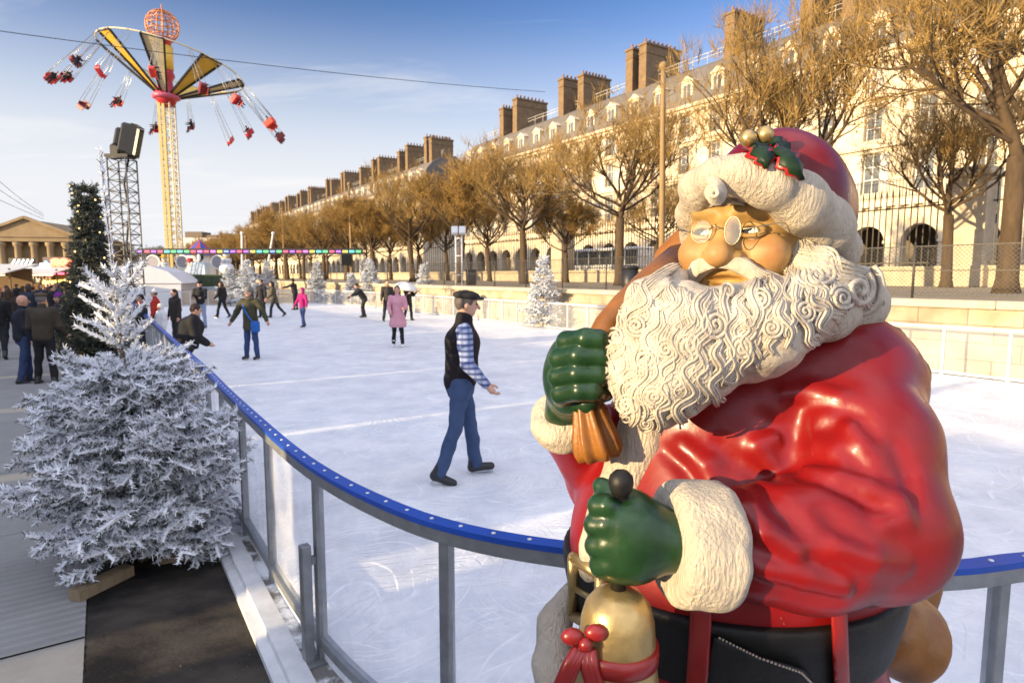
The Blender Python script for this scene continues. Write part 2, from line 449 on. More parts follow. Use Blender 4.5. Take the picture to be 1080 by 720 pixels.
    fold([(830, 415), (858, 412), (884, 418)], .018, False, -.006)
    fold([(815, 462), (800, 470), (812, 488)], .020, False, -.008)
    fold([(884, 575), (920, 592), (950, 598)], .018, False, -.008)
    fold([(800, 600), (850, 612), (890, 622)], .016, False, -.007)
    fold([(720, 470), (745, 490), (755, 512)], .020, False, -.008)
    fold([(862, 470), (880, 476), (890, 490)], .016, False, -.006)
    def coat(p):
        d = coat0(p)
        for g, cut, k, lo, hi in folds:
            m = ((p > lo) & (p < hi)).all(1)
            if m.any():
                dd = g(p[m]); d[m] = smax(d[m], -dd, k) if cut else smin(d[m], dd, k)
        near = np.abs(d) < .04
        if near.any(): d[near] += .0035 * fbm(p[near], 11.0, 2, 3)
        return np.maximum(d, .62 - p[:, 2])
    sdf_obj('coat', coat, (-.02, .85, .60), (1.15, 1.98, 2.0), .0085, red, root)
    # trousers and boots, below the frame
    cx, cy = P(765, 560, 1.45)[:2]
    f = np.array([-.66, -.75, 0]); lft = np.array([.75, -.66, 0])
    t = MB()
    bt = MB()
    for sgn in (-1, 1):
        q = np.array([cx, cy, 0]) + lft * .16 * sgn
        t.tube([q + [0, 0, .75], q + [0, 0, .5], q + [0, 0, .28]], [.17, .15, .13], 20)
        bt.tube([q + [0, 0, .36], q + [0, 0, .2], q + [0, 0, -.04]], [.14, .12, .12], 20)
        bt.ball(q + f * .1 + [0, 0, -.04], (.14, .16, .09), 16, 8)
    t.build('trousers', red, root, True); bt.build('boots', black, root, True)
    pb = MB(); pb.lathe([(.52, -.12), (.52, -.08), (.48, -.05)], (cx, cy, 0), 40, False)
    pb.build('plinth', black, root, True)

    # -- belt -------------------------------------------------------
    zb = 1.222
    def belt(p): return smax(torso(p) - .016, np.maximum(np.abs(p[:, 2] - zb) - .08, -(torso(p) + .03)), .012)
    bo = sdf_obj('belt', belt, (-.02, .95, 1.10), (1.05, 1.98, 1.36), .009, black, root)
    # pouch flap on the belt with stitching
    def on_torso(pts, off): 
        h, ok = trace(torso, pts, off=off); return h
    def patch(outline_px, off, thick, name, mat, parent, n=14, k=.01):
        xs = [q[0] for q in outline_px]; ys = [q[1] for q in outline_px]
        poly = np.array(outline_px, float)
        def inside(p):                       # signed px distance to outline, projected through the lens at build time
            v = p - np.array([0, 0, H], np.float32)
            w = v[:, 1] * _cp - v[:, 2] * _sp; u = v[:, 1] * _sp + v[:, 2] * _cp
            q = np.stack([CX + F * v[:, 0] / w, CY - F * u / w], 1)
            d = np.full(len(q), 1e9); sgn = np.ones(len(q))
            m = len(poly)
            for i in range(m):
                a, b = poly[i], poly[(i + 1) % m]; ab = b - a
                tt = np.clip(((q - a) @ ab) / (ab @ ab), 0, 1); d = np.minimum(d, np.linalg.norm(q - a - tt[:, None] * ab, axis=1))
                c1 = (a[1] <= q[:, 1]) & (b[1] > q[:, 1]); c2 = (b[1] <= q[:, 1]) & (a[1] > q[:, 1])
                cr = ab[0] * (q[:, 1] - a[1]) - ab[1] * (q[:, 0] - a[0])
                sgn[(c1 & (cr > 0)) | (c2 & (cr < 0))] *= -1
            return d * sgn * (1.15 / F)
        def g(p):
            s = torso(p) - off
            return smax(np.maximum(s - thick, -s - thick), inside(p), k).astype(np.float32)
        pts = on_torso([(x, y) for x in np.linspace(min(xs), max(xs), 5) for y in np.linspace(min(ys), max(ys), 5)], off)
        lo, hi = bounds(pts, .05)
        return sdf_obj(name, g, lo, hi, .006, mat, parent)
    fl = patch([(752, 668), (800, 690), (850, 705), (872, 745), (760, 760), (744, 720)], .026, .010, 'belt_pouch', black, root)
    st = MB()
    edge = on_torso([(758, 672), (780, 683), (800, 693), (825, 702), (845, 709), (858, 722), (866, 740)], .037)
    for i in range(len(edge) - 1):
        for tt in np.linspace(0, 1, 7)[:-1]:
            a = edge[i] + (edge[i + 1] - edge[i]) * tt; b = edge[i] + (edge[i + 1] - edge[i]) * (tt + .09)
            st.tube([a, b], .0022, 5)
    st.build('stitching', fur, root, True)
    for o in ([(728, 640), (751, 642), (748, 745), (722, 745)], [(876, 640), (894, 640), (897, 740), (880, 740)]):
        patch(o, .022, .012, 'belt_loop', strapred, root, k=.006)
    # buckle: square gold frame
    c8 = on_torso([(605, 588), (634, 606), (632, 664), (604, 648)], .028)
    bk = MB()
    q = [c8[0], c8[1], c8[2], c8[3], c8[0]]
    for i in range(4): bk.tube([q[i], q[i + 1]], .0135, 8); bk.ball(q[i], .0138, 10, 6)
    bk.tube([(c8[0] + c8[3]) / 2, (c8[1] + c8[2]) / 2], .008, 8)
    bk.build('buckle', gold, root, True)

    # -- fur trims ---------------------------------------------------
    def furry(name, f0, lo, hi, h=.0075, amp=.0035, s=70.0, mat=fur):
        def g(p):
            d = f0(p); near = np.abs(d) < .04
            if near.any():
                q = p[near] * np.array([1, 1, .55], np.float32)
                d[near] += amp * fbm(q, s, 2, 11)
            return d
        return sdf_obj(name, g, lo, hi, h, mat, root)
    pts = [(678, 438), (672, 462), (660, 490), (648, 520), (637, 550), (628, 580), (622, 600)]
    h3, ok = trace(torso, pts); n3 = grad(torso, h3); h3 = h3 - n3 * .012
    lo, hi = bounds(h3, .09)
    furry('coat_front_trim', chain(h3, [.052, .052, .05, .046, .043, .040, .036], .03), lo, hi)
    h4 = [P(600, 622, 1.48), P(585, 655, 1.46), P(583, 700, 1.42), P(596, 760, 1.38)]
    lo, hi = bounds(h4, .11)
    furry('coat_hem_trim', chain(h4, [.018, .036, .046, .05], .03), lo, hi)
    # collar
    cp = [P(912, 316, 1.48), P(905, 322, 1.34), P(872, 330, 1.24), P(832, 347, 1.18), P(795, 366, 1.15), P(765, 380, 1.15)]
    lo, hi = bounds(cp, .1)
    furry('collar', chain(cp, [.052, .050, .047, .044, .042, .04], .04), lo, hi)
    # cuffs
    a, b = P(760, 573, 1.025), P(711, 572, 1.016)
    lo, hi = bounds([a, b], .17)
    ax = (b - a) / np.linalg.norm(b - a); ay = np.cross([0, 0, 1.], ax); ay /= np.linalg.norm(ay); az = np.cross(ax, ay)
    rot = np.stack([ax, ay, az], 1)
    def cuffl(p):
        q = (p - ((a + b) / 2).astype(np.float32)) @ rot.astype(np.float32)
        r = np.sqrt(q[:, 1] ** 2 + q[:, 2] ** 2)
        dd = np.stack([np.abs(q[:, 0]) - .030, r - .080], 1)
        return np.sqrt((np.maximum(dd, 0) ** 2).sum(1)) + np.minimum(dd.max(1), 0) - .026
    furry('cuff', cuffl, lo, hi, .007, .0035, 75)
    a2, b2 = P(606, 452, 1.44), P(590, 428, 1.40)
    ax2 = (b2 - a2) / np.linalg.norm(b2 - a2)
    rr = Vector(ax2).to_track_quat('X', 'Z').to_matrix()
    rot2 = np.array(rr)
    def cuffr(p):
        q = (p - ((a2 + b2) / 2).astype(np.float32)) @ rot2.astype(np.float32)
        r = np.sqrt(q[:, 1] ** 2 + q[:, 2] ** 2)
        dd = np.stack([np.abs(q[:, 0]) - .012, r - .056], 1)
        return np.sqrt((np.maximum(dd, 0) ** 2).sum(1)) + np.minimum(dd.max(1), 0) - .032
    lo, hi = bounds([a2, b2], .15)
    furry('cuff', cuffr, lo, hi, .007, .0035, 75)

    # -- gloves ----------------------------------------------------------
    fs = [lambda p: sd_box(p, P(660, 566, 1.0), (.052, .050, .074), .042), chain([P(668, 566, 1.0), P(720, 570, 1.0)], [.058, .052], .02)]
    fp = []
    for i, y in enumerate((533, 553, 575, 596)):
        x0 = 634 + (2, 0, 0, 3)[i]; x1 = 619 + (4, 0, 1, 6)[i]
        fp.append(chain([P(x0 + 4, y, .972), P(x1 + 9, y, .985), P(x1 + 9, y + 1, 1.02), P(x1 + 16, y + 2, 1.05), P(x1 + 36, y + 3, 1.06)], [.017, .0185, .018, .017, .015], .006))
    fing = union(fp, .004)
    thumb = chain([P(690, 548, 1.0), P(668, 532, 1.0), P(644, 520, 1.02), P(634, 512, 1.03)], [.024, .021, .018, .015], .012)
    gl_l = lambda p: smin(smin(union(fs, .03)(p), fing(p), .012), thumb(p), .012)
    pts = [P(615, 510, 1.0), P(720, 615, 1.0), P(660, 560, .9), P(660, 560, 1.1)]
    lo, hi = bounds(pts, .05)
    sdf_obj('glove', gl_l, lo, hi, .0045, green, root)
    # right glove: four fingers wrapped over the sack neck
    fp = []
    for i, (y, xl, xr) in enumerate(((361, 594, 640), (379, 586, 644), (398, 585, 641), (416, 588, 634))):
        fp.append(chain([P(xl + 6, y + 6, 1.30), P(xl + 4, y - 1, 1.245), P(xl + 24, y - 4, 1.205), P(xr - 8, y - 3, 1.20), P(xr, y - 1, 1.225), P(xr + 6, y, 1.26)], [.02, .0205, .020, .0185, .017, .014], .008))
    palm = union([lambda p: sd_ell(p, P(601, 394, 1.31), (.055, .05, .085)), chain([P(603, 400, 1.32), P(598, 438, 1.40)], [.05, .052], .03)], .03)
    th = chain([P(598, 425, 1.30), P(620, 425, 1.26), P(640, 405, 1.27)], [.024, .021, .017], .01)
    gr = lambda p: smin(smin(palm(p), union(fp, .0035)(p), .012), th(p), .01)
    lo, hi = bounds([P(570, 340, 1.3), P(655, 450, 1.3), P(600, 400, 1.16), P(600, 400, 1.44)], .04)
    sdf_obj('glove', gr, lo, hi, .0045, green, root)

    # -- sack: neck through the hand, tuft below, bag behind -----------------
    sk = MB()
    sk.tube([P(720, 285, 1.62), P(690, 305, 1.50), P(662, 326, 1.40), P(640, 345, 1.31), P(624, 372, 1.275), P(618, 405, 1.275)], [.07, .055, .042, .03, .026, .024], 16)
    prof = [(.022, 0), (.027, .03), (.036, .07), (.043, .105), (.046, .135), (.040, .15), (.01, .152)]
    top = P(616, 408, 1.275); bot = P(633, 487, 1.27); az_ = (bot - top) / np.linalg.norm(bot - top)
    ax_ = np.cross(az_, [0, 1., 0]); ax_ /= np.linalg.norm(ax_); ay_ = np.cross(az_, ax_)
    sk.lathe(prof, top, 60, True, mod=lambda a, i: 1 + (.13 + .02 * i) * math.sin(a * 9 + .35 * i + math.sin(a * 2)) * .8, axes=(ax_, ay_, az_))
    sk.build('sack_neck', brown, root, True)
    bagf = union([lambda p: sd_ell(p, P(890, 590, 1.86), (.27, .20, .36)), chain([P(935, 370, 1.62), P(948, 400, 1.66), P(900, 500, 1.80)], [.05, .055, .15], .05),
                  lambda p: sd_ell(p, P(935, 660, 1.60), (.125, .16, .12)), chain([P(720, 270, 1.66), P(800, 300, 1.70), P(930, 380, 1.66)], [.07, .08, .06], .03)], .06)
    def bag(p): 
        d = bagf(p); return d + .01 * np.sin(p[:, 0] * 38 + 3 * np.sin(p[:, 2] * 9))
    sdf_obj('sack', bag, (.3, 1.3, .85), (1.4, 2.15, 2.15), .014, brown, root)

    # -- bell ---------------------------------------------------------------
    bl = MB(); bc = P(652, 619, .985)
    prof = [(.0, 0), (.022, -.003), (.040, -.012), (.054, -.030), (.0605, -.055), (.063, -.09), (.064, -.115), (.068, -.15), (.076, -.19), (.088, -.22), (.092, -.232), (.085, -.234), (.06, -.2), (.0, -.15)]
    bl.lathe(prof[::-1], bc, 48)
    bell = bl.build('bell', gold, root, True)
    hb = MB(); hb.tube([bc + [0, 0, -.005], P(655, 520, .985)], .013, 12); hb.lathe([(.0, -.026), (.012, -.024), (.018, -.012), (.0205, .0), (.0185, .010), (.011, .018), (.0, .021)], P(655, 508, .975), 24)
    hb.build('bell_handle', black, root, True)
    rb = MB(); rb.lathe([(.0635, -.124), (.068, -.122), (.069, -.108), (.068, -.094), (.0635, -.092)], bc, 48)
    bw = P(617, 676, .935)
    for sx_, sz_ in ((-.026, .010), (.024, .018)):
        rb.ball(bw + [sx_ * .75, 0, sz_ * .8], (.019, .012, .014), 14, 8)
    rb.ball(bw + [0, -.008, 0], .0115, 12, 7)
    for q in ([(613, 682), (603, 700), (594, 722), (588, 745)], [(620, 684), (622, 705), (630, 730), (632, 750)]):
        pp = [P(x, y, .93 - .002 * i) for i, (x, y) in enumerate(q)]
        for o_ in (-.007, 0, .007): rb.tube([w + [o_, 0, 0] for w in pp], [.007, .0085, .0095, .009], 8)
    rb.build('ribbon', strapred, root, True)

    # -- head -----------------------------------------------------------------
    C = P(791, 256, 1.37)
    fh = np.array([-.62, -.78, .05]); fh /= np.linalg.norm(fh)
    side = np.cross(fh, [0, 0, 1.]); side /= np.linalg.norm(side)        # his left -> photo right... sign checked below
    if side[0] < 0: side = -side
    upv = np.cross(side, fh); upv = upv if upv[2] > 0 else -upv
    rotH = np.stack([side, fh, upv], 1)
    hp = lambda s, f_, u: C + side * s + fh * f_ + upv * u
    skull = lambda p: sd_ell(p, C, (.124, .152, .175), rotH)
    nose = union([chain([hp(0, .135, .045), hp(0, .163, .0), hp(0, .185, -.038)], [.017, .020, .023], .015),
                  lambda p: sd_ell(p, hp(0, .186, -.040), (.024, .024, .022), rotH),
                  lambda p: sd_ell(p, hp(-.026, .160, -.045), (.017, .02, .016), rotH), lambda p: sd_ell(p, hp(.026, .160, -.045), (.017, .02, .016), rotH)], .012)
    brow = union([chain([hp(-.088, .105, .046), hp(-.055, .140, .056), hp(-.018, .150, .048)], [.014, .019, .014], .01),
                  chain([hp(.088, .105, .046), hp(.055, .140, .056), hp(.018, .150, .048)], [.014, .019, .014], .01)], .01)
    cheeks = union([lambda p: sd_ell(p, hp(-.075, .112, -.032), (.036, .036, .036), rotH), lambda p: sd_ell(p, hp(.075, .112, -.032), (.036, .036, .036), rotH)], .01)
    lips = chain([hp(-.040, .132, -.104), hp(0, .156, -.110), hp(.040, .132, -.104)], [.009, .016, .009], .01)
    jaw = lambda p: sd_ell(p, hp(0, .06, -.10), (.10, .09, .09), rotH)
    eyel, eyer = hp(-.048, .126, .008), hp(.048, .126, .008)
    def head(p):
        d = smin(skull(p), jaw(p), .04)
        d = smin(d, brow(p), .018); d = smin(d, cheeks(p), .03); d = smin(d, nose(p), .014); d = smin(d, lips(p), .008)
        for e_ in (eyel, eyer):
            d = smax(d, -sd_ell(p, e_ + fh * .022, (.027, .022, .013), rotH), .014)
        d = smax(d, -sd_ell(p, hp(0, .155, -.088), (.040, .035, .010), rotH), .008)
        # crow's feet and forehead lines
        for sg in (-1, 1):
            for dz in (-.012, 0.004, .02):
                d = smax(d, -chain([hp(sg * .092, .118, .008 + dz * .6), hp(sg * .118, .085, .004 + dz * 1.6)], [.0025, .0015], 0)(p), .004)
            d = smax(d, -chain([hp(sg * .03, .165, -.05), hp(sg * .055, .145, -.075)], [.004, .003], 0)(p), .008)
        d = smax(d, -chain([hp(-.008, .18, .04), hp(-.007, .165, .065)], [.003, .002], 0)(p), .005)
        return d
    lo, hi = bounds([C], .24)
    V, Q = snet(head, lo, hi, .0048)
    ho = to_obj('face', V, Q, skin, root, True, True)
    # rosy cheeks and nose are painted on the statue
    ca = ho.data.color_attributes.new('paint', 'FLOAT_COLOR', 'POINT')
    pk = np.zeros(len(V))
    for q, r in ((hp(-.078, .14, -.036), .042), (hp(.078, .14, -.036), .042), (hp(0, .205, -.04), .03), (hp(0, .165, -.108), .03)):
        pk = np.maximum(pk, np.exp(-((V - q) ** 2).sum(1) / r ** 2))
    cc = np.ones((len(ho.data.vertices), 4), np.float32); cc[:, 0] = cc[:, 1] = cc[:, 2] = pk
    ca.data.foreach_set('color', cc.ravel())
    nt = skin.node_tree; b = nt.nodes['Principled BSDF']; src = b.inputs['Base Color'].links[0].from_socket
    at = N(nt, 'ShaderNodeVertexColor', layer_name='paint'); mxn = N(nt, 'ShaderNodeMix', data_type='RGBA')
    ml = N(nt, 'ShaderNodeMath', operation='MULTIPLY'); ml.inputs[1].default_value = .38; nt.links.new(at.outputs['Color'], ml.inputs[0])
    nt.links.new(ml.outputs[0], mxn.inputs['Factor']); nt.links.new(src, mxn.inputs['A']); mxn.inputs['B'].default_value = (.36, .095, .05, 1); nt.links.new(mxn.outputs['Result'], b.inputs['Base Color'])
    for sg, e_ in ((-1, eyel), (1, eyer)):
        m = MB(); m.ball(e_ + fh * .002, .0205, 16, 12); eo = m.build('eye', whitee, root, True)
        m = MB(); ic = e_ + fh * .0182 + side * -.003 + upv * .001; m.lathe([(.0, -.002), (.0132, -.0014), (.0108, .0026), (.0, .0044)], ic, 20, axes=(side, upv, fh)); m.build('iris', iris, eo, False)
        ei = KIDS[eo][0]; Vs = ei.data; 
        for v_ in Vs.vertices: v_.co = v_.co - Vector(root.location)
        # lids
        m = MB()
        arc = [e_ + side * (.0235 * math.cos(a)) + upv * (.0138 * math.sin(a) - .001) + fh * (.012 + .012 * math.sin(a)) for a in np.linspace(.1, math.pi - .1, 12)]
        m.tube(arc, .0052, 6)
        arc = [e_ + side * (.0235 * math.cos(a)) - upv * (.0085 * math.sin(a) + .001) + fh * (.012 + .010 * math.sin(a)) for a in np.linspace(.1, math.pi - .1, 12)]
        m.tube(arc, .0050, 6); m.build('eyelid', skin, root, True)
        # eyebrow
        m = MB()
        for j in range(7):
            t0 = j / 6; c_ = hp(sg * (.020 + .07 * t0), .163 - .045 * t0 ** 1.6, .060 - .010 * t0 + .010 * math.sin(math.pi * t0))
            m.tube([c_ - side * sg * .014, c_ + fh * .004 + upv * .004, c_ + side * sg * .018 - upv * .004], [.003, .0075, .002], 6)
        m.build('eyebrow', hair, root, True)
    sp = MB(); ln = MB()
    for px, py, d, w, hh in ((742, 243, 1.175, .021, .0215), (770, 240, 1.155, .0150, .0265)):
        c_ = P(px, py, d); c_ = hp(-.031 if px < 750 else .030, .196, .004)
        u_ = side * .985 + fh * (.1 if px < 750 else -.1); w_ = upv
        ring = [c_ + u_ * w * math.cos(a) + w_ * hh * math.sin(a) for a in np.linspace(0, 2 * math.pi, 29)]
        sp.tube(ring, .0011, 6, cap=False)
        ln.add([c_ - fh * .0008] + [q - fh * .0008 for q in ring[:-1]], [(0, 1 + i, 1 + (i + 1) % 28) for i in range(28)], True)
    sp.tube([hp(-.015, .198, .008), hp(-.003, .205, .014), hp(.011, .198, .008)], .0012, 6)
    sp.tube([hp(.049, .194, .006), hp(.10, .15, .02), hp(.135, .07, .025)], .0012, 6)
    sp.tube([hp(-.057, .194, .006), hp(-.10, .15, .02), hp(-.135, .07, .025)], .0012, 6)
    so_ = sp.build('spectacles', brassw, root, True); ln.build('spectacle_lens', gl, root, True)

    # -- hat ------------------------------------------------------------------
    ht = union([lambda p: sd_ell(p, P(815, 226, 1.43), (.150, .19, .182)), lambda p: sd_ell(p, P(842, 235, 1.50), (.110, .15, .15))], .05)
    htf = lambda p: np.maximum(ht(p), .0) if False else ht(p) + .004 * fbm(p, 14, 2, 5)
    lo, hi = bounds([P(822, 225, 1.44), P(885, 290, 1.62)], .22)
    sdf_obj('hat', htf, lo, hi, .0075, redhat, root)
    bp = [P(731, 256, 1.42), P(729, 225, 1.36), P(738, 199, 1.28), P(757, 187, 1.21), P(784, 184, 1.18), P(812, 192, 1.18), P(842, 212, 1.22), P(868, 238, 1.30), P(880, 264, 1.42), P(876, 260, 1.58), P(850, 225, 1.68), P(790, 205, 1.66), P(748, 215, 1.52), P(732, 250, 1.40)]
    rad = [.020, .028, .034, .032, .031, .040, .051, .054, .050, .055, .055, .055, .05, .026]
    lo, hi = bounds(bp, .09)
    furry('hat_brim', chain(bp, rad, .03), lo, hi, .0072, .0035, 75)
    # holly on the hat
    lf = M('holly_leaf', (.010, .030, .010), .45, var=.5, scale=40, spec=.25, bump=.3, bscale=60, bdist=.005)
    lr = M('holly_leaf_edge', (.35, .012, .012), .35, var=.3, scale=30)
    for (x0, y0, x1, y1, w) in ((800, 147, 806, 178, 25), (817, 150, 838, 188, 20)):
        m = MB(); m2 = MB(); ax0 = np.array([x1 - x0, y1 - y0], float); Ln = np.linalg.norm(ax0); ax0 /= Ln; pr = np.array([-ax0[1], ax0[0]])
        out = []; 
        prof = [(0, .05), (.08, .55), (.18, .42), (.3, .95), (.45, .6), (.58, 1.0), (.72, .5), (.82, .62), (.93, .2), (1.06, 0)]
        for t_, w_ in prof: out.append((t_, w_ * w * .62))
        L_ = [ax0 * t_ * Ln - pr * w_ for t_, w_ in out]; R_ = [ax0 * t_ * Ln + pr * w_ for t_, w_ in out]; Cn = [ax0 * t_ * Ln for t_, w_ in out]
        surf = union([ht, chain(bp, rad, .03)], .02)
        def lay(q, off):
            h_, ok_ = trace(surf, [(x0 + a[0], y0 + a[1]) for a in q], t1=1.9); return h_ + grad(surf, h_) * off
        for mm_, sc_, off in ((m2, 1.22, .006), (m, .92, .0095)):
            l_, r_, c_ = lay([q * 1 if False else (cn + (q - cn) * sc_) for q, cn in zip(L_, Cn)], off), lay([cn + (q - cn) * sc_ for q, cn in zip(R_, Cn)], off), lay(Cn, off + .005)
            vs = list(l_) + list(c_) + list(r_); k = len(l_)
            fs_ = [(i, i + 1, k + i + 1, k + i) for i in range(k - 1)] + [(k + i, k + i + 1, 2 * k + i + 1, 2 * k + i) for i in range(k - 1)]
            mm_.add(vs, fs_, True)
        e = m2.build('holly_leaf', lr, root, True); g_ = m.build('holly_leaf', lf, root, True)
        for o_ in (e, g_):
            md = o_.modifiers.new('thick', 'SOLIDIFY'); md.thickness = .004
    m = MB()
    for px, py, d in ((789, 146, 1.245), (807, 142, 1.245)): m.ball(P(px, py, d), .0165, 16, 10)
    m.build('berries', gold, root, True)

    # -- beard -------------------------------------------------------------------
    Eb = lambda px, py, d, r: (lambda p, c=P(px, py, d): sd_ell(p, c, r))
    beard0 = union([Eb(763, 352, 1.24, (.150, .12, .082)), Eb(715, 365, 1.17, (.120, .11, .125)), Eb(690, 405, 1.14, (.075, .075, .085)), Eb(790, 350, 1.16, (.11, .09, .09)),
                    chain([P(835, 262, 1.30), P(862, 300, 1.24), P(905, 306, 1.29)], [.035, .055, .05], .04), chain([P(712, 296, 1.27), P(680, 314, 1.24)], [.030, .042], .03),
                    Eb(830, 325, 1.19, (.10, .08, .06))], .04)
    mouth = lambda p: sd_ell(p, hp(0, .16, -.098), (.058, .095, .038), rotH)
    beard = lambda p: smax(beard0(p), -mouth(p), .01)
    lo, hi = bounds([P(640, 440, 1.15), P(930, 260, 1.3), P(720, 370, 1.0), P(760, 300, 1.42)], .09)
    V, Q = snet(lambda p: beard(p) + .003 * fbm(p, 60, 2, 4), lo, hi, .007)
    bm_ = MB(); bm_.mesh(V, Q)
    full = union([beard], .01)
    rg = random.Random(3)
    top_c = np.array([(672, 300), (690, 300), (712, 302), (728, 308), (748, 308), (768, 306), (790, 300), (815, 285), (835, 262), (840, 250)], float)
    bot_c = np.array([(642, 392), (646, 430), (668, 446), (692, 446), (722, 436), (752, 416), (782, 392), (822, 366), (872, 345), (925, 322)], float)
    def lerpc(c, u):
        x = u * (len(c) - 1); i = min(int(x), len(c) - 2); return c[i] + (c[i + 1] - c[i]) * (x - i)
    def spiral(cx_, cy_, r, turns=1.6, dirn=1, ph=0, n=30):
        return [(cx_ + r * (1 - t_ * .82) * math.cos(ph + dirn * turns * 2 * math.pi * t_), cy_ + r * (1 - t_ * .82) * math.sin(ph + dirn * turns * 2 * math.pi * t_)) for t_ in np.linspace(0, 1, n)]
    def lock(px_pts, w, lift=.004, sub=4, ns=5, taper=True, surf=None):
        surf = surf or full
        q = np.array(px_pts, float)
        if len(q) < 10:
            ts = np.linspace(0, 1, len(q)); tn = np.linspace(0, 1, 26); q = np.stack([np.interp(tn, ts, q[:, k]) for k in (0, 1)], 1)
            for _ in range(3): q[1:-1] = (q[:-2] + 2 * q[1:-1] + q[2:]) / 4
        tg = np.gradient(q, axis=0); tg /= np.linalg.norm(tg, axis=1)[:, None] + 1e-9
        nr = np.stack([-tg[:, 1], tg[:, 0]], 1); n_ = len(q)
        tt = np.linspace(0, 1, n_); tw = (1 - .75 * tt ** 3) * np.minimum(1, .45 + tt * 4) if taper else np.ones(n_)
        allp = []
        for s_ in range(sub):
            o_ = (s_ - (sub - 1) / 2) * (w / max(sub - 1, 1) * .8 if sub > 1 else 0)
            allp.append(q + nr * (o_ * tw)[:, None])
        ap = np.concatenate(allp); h_, ok_ = trace(surf, ap, t1=1.9); 
        g_ = grad(surf, h_)
        ok_ = ok_ & ~((((ap[:, 0] - 740) / 33) ** 2 + ((ap[:, 1] - 293) / 11) ** 2) < 1)
        for s_ in range(sub):
            hs = h_[s_ * n_:(s_ + 1) * n_]; gs = g_[s_ * n_:(s_ + 1) * n_]; oks = ok_[s_ * n_:(s_ + 1) * n_]
            mid = lift * (1.25 if s_ == sub // 2 and sub > 2 else 1)
            pts_ = hs + gs * mid
            # keep the run that lies on the surface
            good = oks.copy(); 
            if good.sum() < 4: continue
            st_ = np.argmax(good); en = st_
            while en < n_ and good[en]: en += 1
            if en - st_ < 4: continue
            r_ = (w / F * 1.15 / max(sub, 1) * .62) * tw[st_:en]
            pp = pts_[st_:en]
            jump = np.linalg.norm(np.diff(pp, axis=0), axis=1)
            cut = np.argmax(jump > .035) if (jump > .035).any() else len(pp) - 1
            if cut < 3: continue
            bm_.tube(pp[:cut + 1], r_[:cut + 1], ns)
    for layer, (v0, v1) in enumerate(((.45, 1.02), (.22, .80), (.0, .55), (.62, 1.0), (.1, .95))):
        for u in np.linspace(.0, 1, 25 + layer):
            u = min(max(u + rg.uniform(-.012, .012), 0), 1)
            A, B = lerpc(top_c, u), lerpc(bot_c, u)
            va, vb = v0 + rg.uniform(-.08, .08), v1 + rg.uniform(-.1, .06)
            d_ = B - A; Ln = np.linalg.norm(d_); dn = d_ / Ln; pn = np.array([-dn[1], dn[0]])
            n_ = int(12 + Ln * (vb - va) / 3.2); wl = rg.uniform(26, 46); ph = rg.uniform(0, 6.28); am = rg.uniform(3.5, 7.5)
            pts_ = [A + d_ * t_ + pn * (am * math.sin(2 * math.pi * Ln * t_ / wl + ph) * min(1, (t_ - va) * 6 + .2)) for t_ in np.linspace(max(va, 0), min(vb, 1.03), n_)]
            w = rg.uniform(8, 14)
            if layer < 3 and rg.random() < .45:
                e_ = pts_[-1]; r = rg.uniform(6, 9.5); sg = rg.choice((-1, 1)); a0 = math.atan2(dn[1], dn[0]) - sg * math.pi / 2
                cxy = e_ + pn * sg * r * (1) * (1 if True else 0)
                ph0 = math.atan2(e_[1] - cxy[1], e_[0] - cxy[0])
                pts_ = list(pts_) + spiral(cxy[0], cxy[1], r, 1.25, sg * (1), ph0, 18)[1:]
            lock(pts_, w, rg.uniform(.001, .009))
    for (x, y, r, dr) in ((901, 305, 21, 1), (866, 290, 13, -1), (857, 296, 15, 1), (831, 257, 9, 1), (812, 346, 9, 1), (752, 344, 12, -1), (726, 365, 11, 1), (703, 369, 9, -1), (684, 380, 10, 1), (641, 391, 8, 1), (640, 417, 7, -1), (767, 311, 11, 1), (653, 356, 7, 1), (690, 416, 9, 1), (738, 392, 9, -1), (780, 366, 10, 1), (712, 402, 9, 1), (664, 425, 9, -1), (884, 316, 10, 1), (800, 318, 9, -1), (845, 330, 10, -1), (674, 345, 9, 1), (670, 398, 8, 1)):
        lock(spiral(x, y, r, 1.9, dr, rg.uniform(0, 6)), max(5.5, r * .62), .009, sub=2, ns=6, taper=False)
    for k_ in range(6):
        o_ = k_ * 5.5
        lock([(716 - k_ * .5, 281 + o_ * .45), (704 - k_, 287 + o_ * .6), (692 - k_, 294 + o_ * .8), (681 - k_, 303 + o_ * .9), (673 + k_ * .4, 314 + o_), (668 + k_, 326 + o_)], 8, .006, sub=3)
    # long side tresses to the big curl
    for k_ in range(5):
        o_ = k_ * 7 - 14
        lock([(822 + k_ * 3, 248 + o_ * .2), (834 + o_ * .3, 266), (848, 280 + o_ * .7), (870, 286 + o_ * .8), (892, 290 + o_ * .6), (912, 296 + o_ * .5)], 9, .008, sub=3)
    bm_.build('beard', hair, root, True)
    # moustache over the lip
    mst = union([chain([hp(0, .172, -.054), hp(-.040, .160, -.062), hp(-.080, .135, -.098), hp(-.11, .10, -.125)], [.010, .014, .017, .012], .015),
                 chain([hp(0, .172, -.054), hp(.040, .160, -.060), hp(.082, .134, -.090), hp(.128, .095, -.098)], [.010, .014, .018, .012], .015)], .008)
    mb_ = MB(); lo, hi = bounds([hp(0, .17, -.07), hp(-.11, .1, -.125), hp(.125, .095, -.095)], .05)
    V, Q = snet(mst, lo, hi, .006); mb_.mesh(V, Q)
    keep = bm_; 
